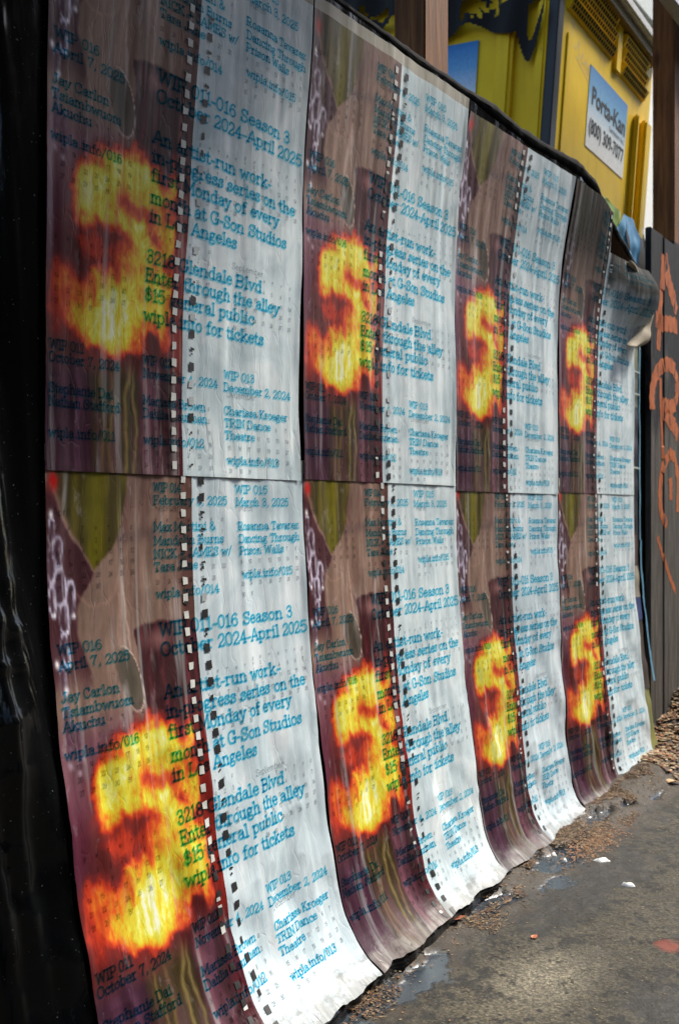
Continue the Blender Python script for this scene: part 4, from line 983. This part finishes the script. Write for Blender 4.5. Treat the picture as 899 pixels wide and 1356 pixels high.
rf = tbox('roof', (-.03, 1.30), (-1.13, .075), (ZTp, ZTp+.045), M_ROOF, troot, .008)
tbox('eave_shade', (.03, 1.20), (.004, .050), (ZTp-.05, ZTp-.002), simple('eave_shade_brown', (.16, .10, .02), .6), troot, .004)  # brown strip paints the roof's shadow under the eave
# side (facing the near end): ribs and a recess
tbox('side_rib', (-.030, .006), (-.075, -.030), (ZB, 2.02), M_YEL, troot, .010)
tbox('side_rib', (-.038, .006), (-.245, -.170), (ZB, 2.20), M_YEL, troot, .014)
tbox('side_rib', (-.034, .006), (-.66, -.60), (ZB, 2.20), M_YEL, troot, .014)
pp = tbox('side_band', (-.034, .004), (-.078, -.026), (2.022, 2.13), M_BLK, troot, .004)  # black bands stand in for the shadow gaps on this rib
tbox('side_band', (-.036, .004), (-.080, -.024), (2.070, 2.078), M_YEL, troot, .002)
tbox('side_knob', (-.036, .006), (-.080, -.026), (2.134, 2.20), M_YEL, troot, .018, 4)
# louvres
M_HOLED = simple('louvre_shadow', (.025, .015, .003), .9)
def louver(a0, a1, z0):
    V = []; F = []
    prof = [(.004, z0+.056), (.026, z0+.052), (.034, z0+.042), (.012, z0+.002), (.004, z0)]
    for a in (a0, a1):
        for (b, z) in prof: V.append(tp(a, b, z))
    for i in range(4): F.append((i, i+1, 6+i, 5+i))
    F += [(0, 1, 2, 3, 4), (9, 8, 7, 6, 5)]
    o = mesh_obj('louvre', V, F, M_YEL, troot)
    # perforations along the sloping underside, two staggered rows
    HV = []; HF = []
    n = int((a1-a0-.02)/.025)
    for r_ in range(2):
        for k in range(n):
            aa = a0+.010+k*.025+(.010 if r_ else 0); t0 = .08+r_*.46
            for (da, dt) in ((0, 0), (.017, 0), (.017, .34), (0, .34)):
                q = t0+dt; b = .034+(.012-.034)*q+.0012; z = z0+.042+(.002-.042)*q; HV.append(tp(aa+da, b, z-.0006))
            m_ = len(HV)-4; HF.append((m_, m_+1, m_+2, m_+3))
    mesh_obj('vent_holes', HV, HF, M_HOLED, o, world=False)
for z0 in (2.015, 2.080, 2.145): louver(.085, .635, z0)
for z0 in (1.995, 2.060, 2.125): louver(.765, 1.125, z0)
# sign
def sign_mat():
    m = NT('sign_print'); uv = m.n('UVMap', uv_map='uvm').outputs[0]; y = m.n('SeparateXYZ', {0: uv}).outputs[1]
    c = m.ramp(y, [(.0, (.86, .88, .90)), (.38, (.66, .76, .86)), (.70, (.14, .40, .70)), (1.0, (.02, .20, .56))])
    n = m.noise(m.obj(), 90, 4); return m.fin(m.mix(1.0, c, m.ramp(n, [(.3, .85), (.7, 1.1)]), 'MULTIPLY'), .4)
M_SIGN = sign_mat(); M_SIGN.node_tree.nodes['Principled BSDF'].inputs['Roughness'].default_value = .65; M_SIGNTX = simple('sign_black', (.010, .012, .022), .5)
SG = dict(a0=.385, a1=.905, z0=1.565, z1=1.905)
def sign(a0, a1, z0, z1, face='front'):
    def q(x, z, off): return tp(x, .0065+off, z) if face == 'front' else tp(-.003-off, x, z)
    V = [q(a0, z0, 0), q(a1, z0, 0), q(a1, z1, 0), q(a0, z1, 0), q(a0, z0, -.002), q(a1, z0, -.002), q(a1, z1, -.002), q(a0, z1, -.002)]
    F = np.array([(0, 1, 2, 3), (4, 7, 6, 5), (0, 4, 5, 1), (1, 5, 6, 2), (2, 6, 7, 3), (3, 7, 4, 0)])
    o = fast_mesh('sign', np.array(V), F, M_SIGN, troot, smooth=False); set_uv(o, np.array([(0, 0), (1, 0), (1, 1), (0, 1)]*2)); return o, q
so, q = sign(SG['a0'], SG['a1'], SG['z0'], SG['z1'])
def sign_text(txt, ax0, ax1, z0, z1, bold, name='sign_lettering'):
    cu = bpy.data.curves.new('t', 'FONT'); cu.body = txt; cu.offset = bold; cu.resolution_u = 3
    to = bpy.data.objects.new('t', cu); scn.collection.objects.link(to); dg = bpy.context.evaluated_depsgraph_get(); me = to.evaluated_get(dg).to_mesh()
    X = np.array([v.co[:] for v in me.vertices]); F = [tuple(p.vertices) for p in me.polygons]; to.to_mesh_clear if False else None
    bpy.data.objects.remove(to); x0, x1 = X[:, 0].min(), X[:, 0].max(); y0, y1 = X[:, 1].min(), X[:, 1].max()
    V = [q(ax0+(v[0]-x0)/(x1-x0)*(ax1-ax0), z0+(v[1]-y0)/(y1-y0)*(z1-z0), .0012) for v in X]
    mesh_obj(name, V, F, M_SIGNTX, so, world=False)
sign_text('Porta-Kan', .425, .885, 1.752, 1.830, .020)
sign_text('Sanitation Inc.', .67, .885, 1.715, 1.738, .0)
sign_text('(800) 309-7077', .412, .890, 1.612, 1.695, .016)
o2, _ = sign(-.62, -.335, 1.57, 1.915, 'side')
# pencil-thin scribble scratched beside the vents
M_SCR = simple('chalk_scribble', (.62, .55, .30), .6); V, F = [], []
for pts in ([(.12,1.985),(.20,1.975)], [(.16,1.98),(.155,1.93),(.20,1.90),(.235,1.94)], [(.235,1.95),(.25,1.88),(.29,1.91)], [(.29,1.92),(.285,1.875),(.325,1.885)], [(.33,1.91),(.325,1.86)], [(.34,1.90),(.355,1.85),(.37,1.895),(.385,1.845)], [(.39,1.88),(.42,1.86),(.395,1.84),(.43,1.83)], [(.21,1.875),(.46,1.80)]):
    p = catmull(pts, 5); b0 = len(V)
    for i, c_ in enumerate(p):
        a = p[max(0, i-1)]; b = p[min(len(p)-1, i+1)]; t_ = (b-a)/(np.linalg.norm(b-a)+1e-9); V.append(tp(c_[0]-t_[1]*.0022, .0052, c_[1]+t_[0]*.0022)); V.append(tp(c_[0]+t_[1]*.0022, .0052, c_[1]-t_[0]*.0022))
    for i in range(len(p)-1): F.append((b0+2*i, b0+2*i+1, b0+2*i+3, b0+2*i+2))
mesh_obj('scribble', V, F, M_SCR, troot)
# platform the toilet stands on
pr = thing('platform', 'low timber platform hidden behind the fence, under the yellow toilet', 'platform', (PX0, PZ0, 0))
V = [(PX0+a*FA[0]+b*FB[0], PZ0+a*FA[1]+b*FB[1], z) for z in (0.0, .80) for (a, b) in ((-.10, .10), (1.45, .10), (1.45, -1.3), (-.10, -1.3))]
mesh_obj('deck', V, [(0, 1, 2, 3), (7, 6, 5, 4), (0, 4, 5, 1), (1, 5, 6, 2), (2, 6, 7, 3), (3, 7, 4, 0)], M_PLY, pr)

# black tarp hanging over the shaded side
def tarp():
    st = .006; Q = np.arange(-.02, 1.45, st); Z = np.arange(1.60, 3.0, st); QQ, ZZ = np.meshgrid(Q, Z); n = len(Q)
    wob = .03*(fbm(QQ*8, ZZ*8, 201)-.5)
    low = 1.895+.012*np.sin(QQ*22)+.05*sm(.16, .36, QQ)-.02*sm(.36, .9, QQ)+wob*.6
    m = ZZ > np.where(QQ > .150, low, 9)
    # hanging loop
    cx = .098; uu_ = (QQ-cx)/.055; bot = 1.775+.085*uu_**2*1.4
    tongue = (np.abs(uu_) < 1.25-.0*ZZ) & (ZZ > bot)
    hole = (ZZ > 1.865) & (np.abs(QQ-(.100-.18*(ZZ-1.86))) < .006+.22*(ZZ-1.865)) & (ZZ < 1.99+.6*(.12-QQ))
    m = m | (tongue & ~hole)
    m = m & ~((ZZ > 1.99) & (ZZ < 2.095+wob) & (QQ > .250+wob) & (QQ < .40) & (fbm(QQ*30, ZZ*30, 203) > .50))
    m = m & ~((ZZ > 2.03) & (ZZ < 2.12) & (QQ > .185) & (QQ < .225+wob))
    m = m & ~((fbm(QQ*7, ZZ*11, 207) > .66) & (QQ > .55))
    b_off = .045+.030*(fbm(QQ*6, ZZ*3, 209)-.5)+.02*np.sin(QQ*34+ZZ*4)
    V = []
    keepc = m[:-1, :-1] & m[1:, :-1] & m[:-1, 1:] & m[1:, 1:]
    idx = -np.ones(QQ.size, dtype=int); F = []
    fi = grid_faces(n, len(Z))[keepc.ravel()]
    used = np.unique(fi); idx[used] = np.arange(len(used))
    q_ = QQ.ravel()[used]; z_ = ZZ.ravel()[used]; bo = b_off.ravel()[used]
    P = np.array([tp(-b, -a, c) for a, b, c in zip(q_, bo, z_)])
    o = fast_mesh('black_tarp', P, idx[fi], M_BLK2)
    tag(o, 'ragged black tarp hanging down over the shaded side of the yellow toilet', 'tarp')
M_BLK2 = simple('tarp_black', (.006, .006, .006), .85)
tarp()

# added near-black boards beyond, on the left; the gloom is in their colour
sh = thing('gloom_screen', 'added near-black board screen above the near posters, gloom put into its colour', 'shed', (-.6, 6.2, 0))
r = random.Random(11)
for k in range(24):
    x0 = -3.2+k*.20; V = [(x0+a*.19, 6.2+b*.03+(.012 if k % 2 else 0), z) for z in (0, 5.2) for a, b in ((0, 0), (1, 0), (1, 1), (0, 1))]
    mesh_obj('gloom_board', V, [(3, 2, 1, 0), (4, 5, 6, 7), (0, 1, 5, 4), (1, 2, 6, 5), (2, 3, 7, 6), (3, 0, 4, 7)], M_DARKB, sh)
for k, (x, z, wd, hh, c) in enumerate([(.02, 3.55, .20, .06, (.06, .03, .015)), (.30, 3.45, .16, .08, (.07, .035, .02)), (.22, 3.20, .12, .10, (.04, .03, .01)), (-.1, 3.3, .14, .05, (.05, .03, .015)), (.42, 3.2, .1, .14, (.05, .035, .01))]):
    V = [(x+a*wd, 6.12+b*.06, z+cc*hh+a*.03) for cc in (0, 1) for a, b in ((0, 0), (1, 0), (1, 1), (0, 1))]
    mesh_obj('scrap_plank', V, [(3, 2, 1, 0), (4, 5, 6, 7), (0, 1, 5, 4), (1, 2, 6, 5), (2, 3, 7, 6), (3, 0, 4, 7)], simple('scrap_wood', c, .8), sh)

# pale house at the top right
def siding_mat():
    m = NT('cream_stucco'); n = m.noise(m.obj(), 30, 4); return m.fin(m.ramp(n, [(.3, (.66, .64, .56)), (.7, (.78, .76, .68))]), .8, m.bump(n, .2, .01))
M_HOUSE = siding_mat()
hs = wthing('pale_house', 12.0, -5.0, 'pale cream house wall glimpsed past the toilet roof', 'house')
def cbox(name, x, y, z, mat, parent):
    V = [(a, b, c) for c in z for (a, b) in ((x[0], y[0]), (x[1], y[0]), (x[1], y[1]), (x[0], y[1]))]
    return mesh_obj(name, V, [(3, 2, 1, 0), (4, 5, 6, 7), (0, 1, 5, 4), (1, 2, 6, 5), (2, 3, 7, 6), (3, 0, 4, 7)], mat, parent)
beam('wall', (7.0, 22.0), (-9.0, -2.5), (-.88, 8.2), None, M_HOUSE, hs, .01)
beam('trim_band', (7.0, 22.02), (-2.499, -2.43), (5.44, 5.85), None, simple('trim_grey', (.42, .44, .40), .7), hs, .01)
beam('roof', (6.7, 22.3), (-9.3, -2.1), (8.21, 8.45), None, M_ROOF, hs, .01)
cb = wthing('wall_cable', 10.0, -2.4, 'thin dark cable sagging in front of the pale house wall', 'cable')
cv = []; pts = [wpt(9.1+1.6*k/14, 5.60-.65*(k/14)-.22*math.sin(math.pi*k/14), -2.40) -np.array((0, 0, 0)) for k in range(15)]
for p in pts:
    for a in range(5): cv.append(p+.008*np.array((0, math.cos(a*1.257), math.sin(a*1.257))))
F = [(i*5+j, i*5+(j+1) % 5, i*5+5+(j+1) % 5, i*5+5+j) for i in range(14) for j in range(5)]
mesh_obj('cable_run', cv, F, simple('cable_brown', (.10, .07, .05), .6), cb)

# green fascia with a grey edge at the top right corner
fa = wthing('roof_fascia', 3.2, .02, 'blue green metal fascia with a pale grey lower lip at the top right corner', 'fascia')
beam('fascia_board', (2.80, 5.2), (.0, .03), (1.955, 2.55), None, simple('teal_metal', (.10, .26, .22), .45), fa, .003)
beam('lower_lip', (2.80, 5.2), (-.005, .045), (1.905, 1.953), None, simple('lip_grey', (.30, .31, .33), .4), fa, .004)

# added roof sheet, out of view, placed only to shade the near posters
aw = wthing('shade_sheet', -.4, .6, 'added unseen corrugated sheet that shades the near half of the poster fence', 'shade_sheet')
V = []; na = 160
for i in range(na):
    s_ = -2.6+4.0*i/(na-1)
    for j in range(2): V.append(wpt(s_, 1.80+.006*math.sin(i*1.3)+(.12 if j == 0 else -.02), (-.30, .80)[j]))
o = fast_mesh('shade_panel', np.array(V).reshape(-1, 3), grid_faces(2, na), simple('shade_metal', (.10, .10, .09), .5), aw)
md = o.modifiers.new('thick', 'SOLIDIFY'); md.thickness = .003
for k in range(3): beam('shade_bar', (-2.2+k*1.7, -2.12+k*1.7), (-.30, .76), (1.93, 1.98), None, M_POST, aw)

# added block, unseen behind the camera, cutting sky light and reflections
ob = wthing('sky_blocker', -3.0, 8.0, 'plain brown block added across the lane, unseen, to cut the open sky', 'building')
M_BRICK = wood_mat('brown_render', (.10, .07, .05), (.14, .10, .07), (.18, .13, .09), .9, False, .3)
beam('wall', (-9.0, 26.0), (6.0, 11.0), (-.88, 5.0), None, M_BRICK, ob, .01)
beam('roof', (-9.2, 26.2), (5.8, 11.2), (5.01, 5.2), None, M_ROOF, ob, .01)
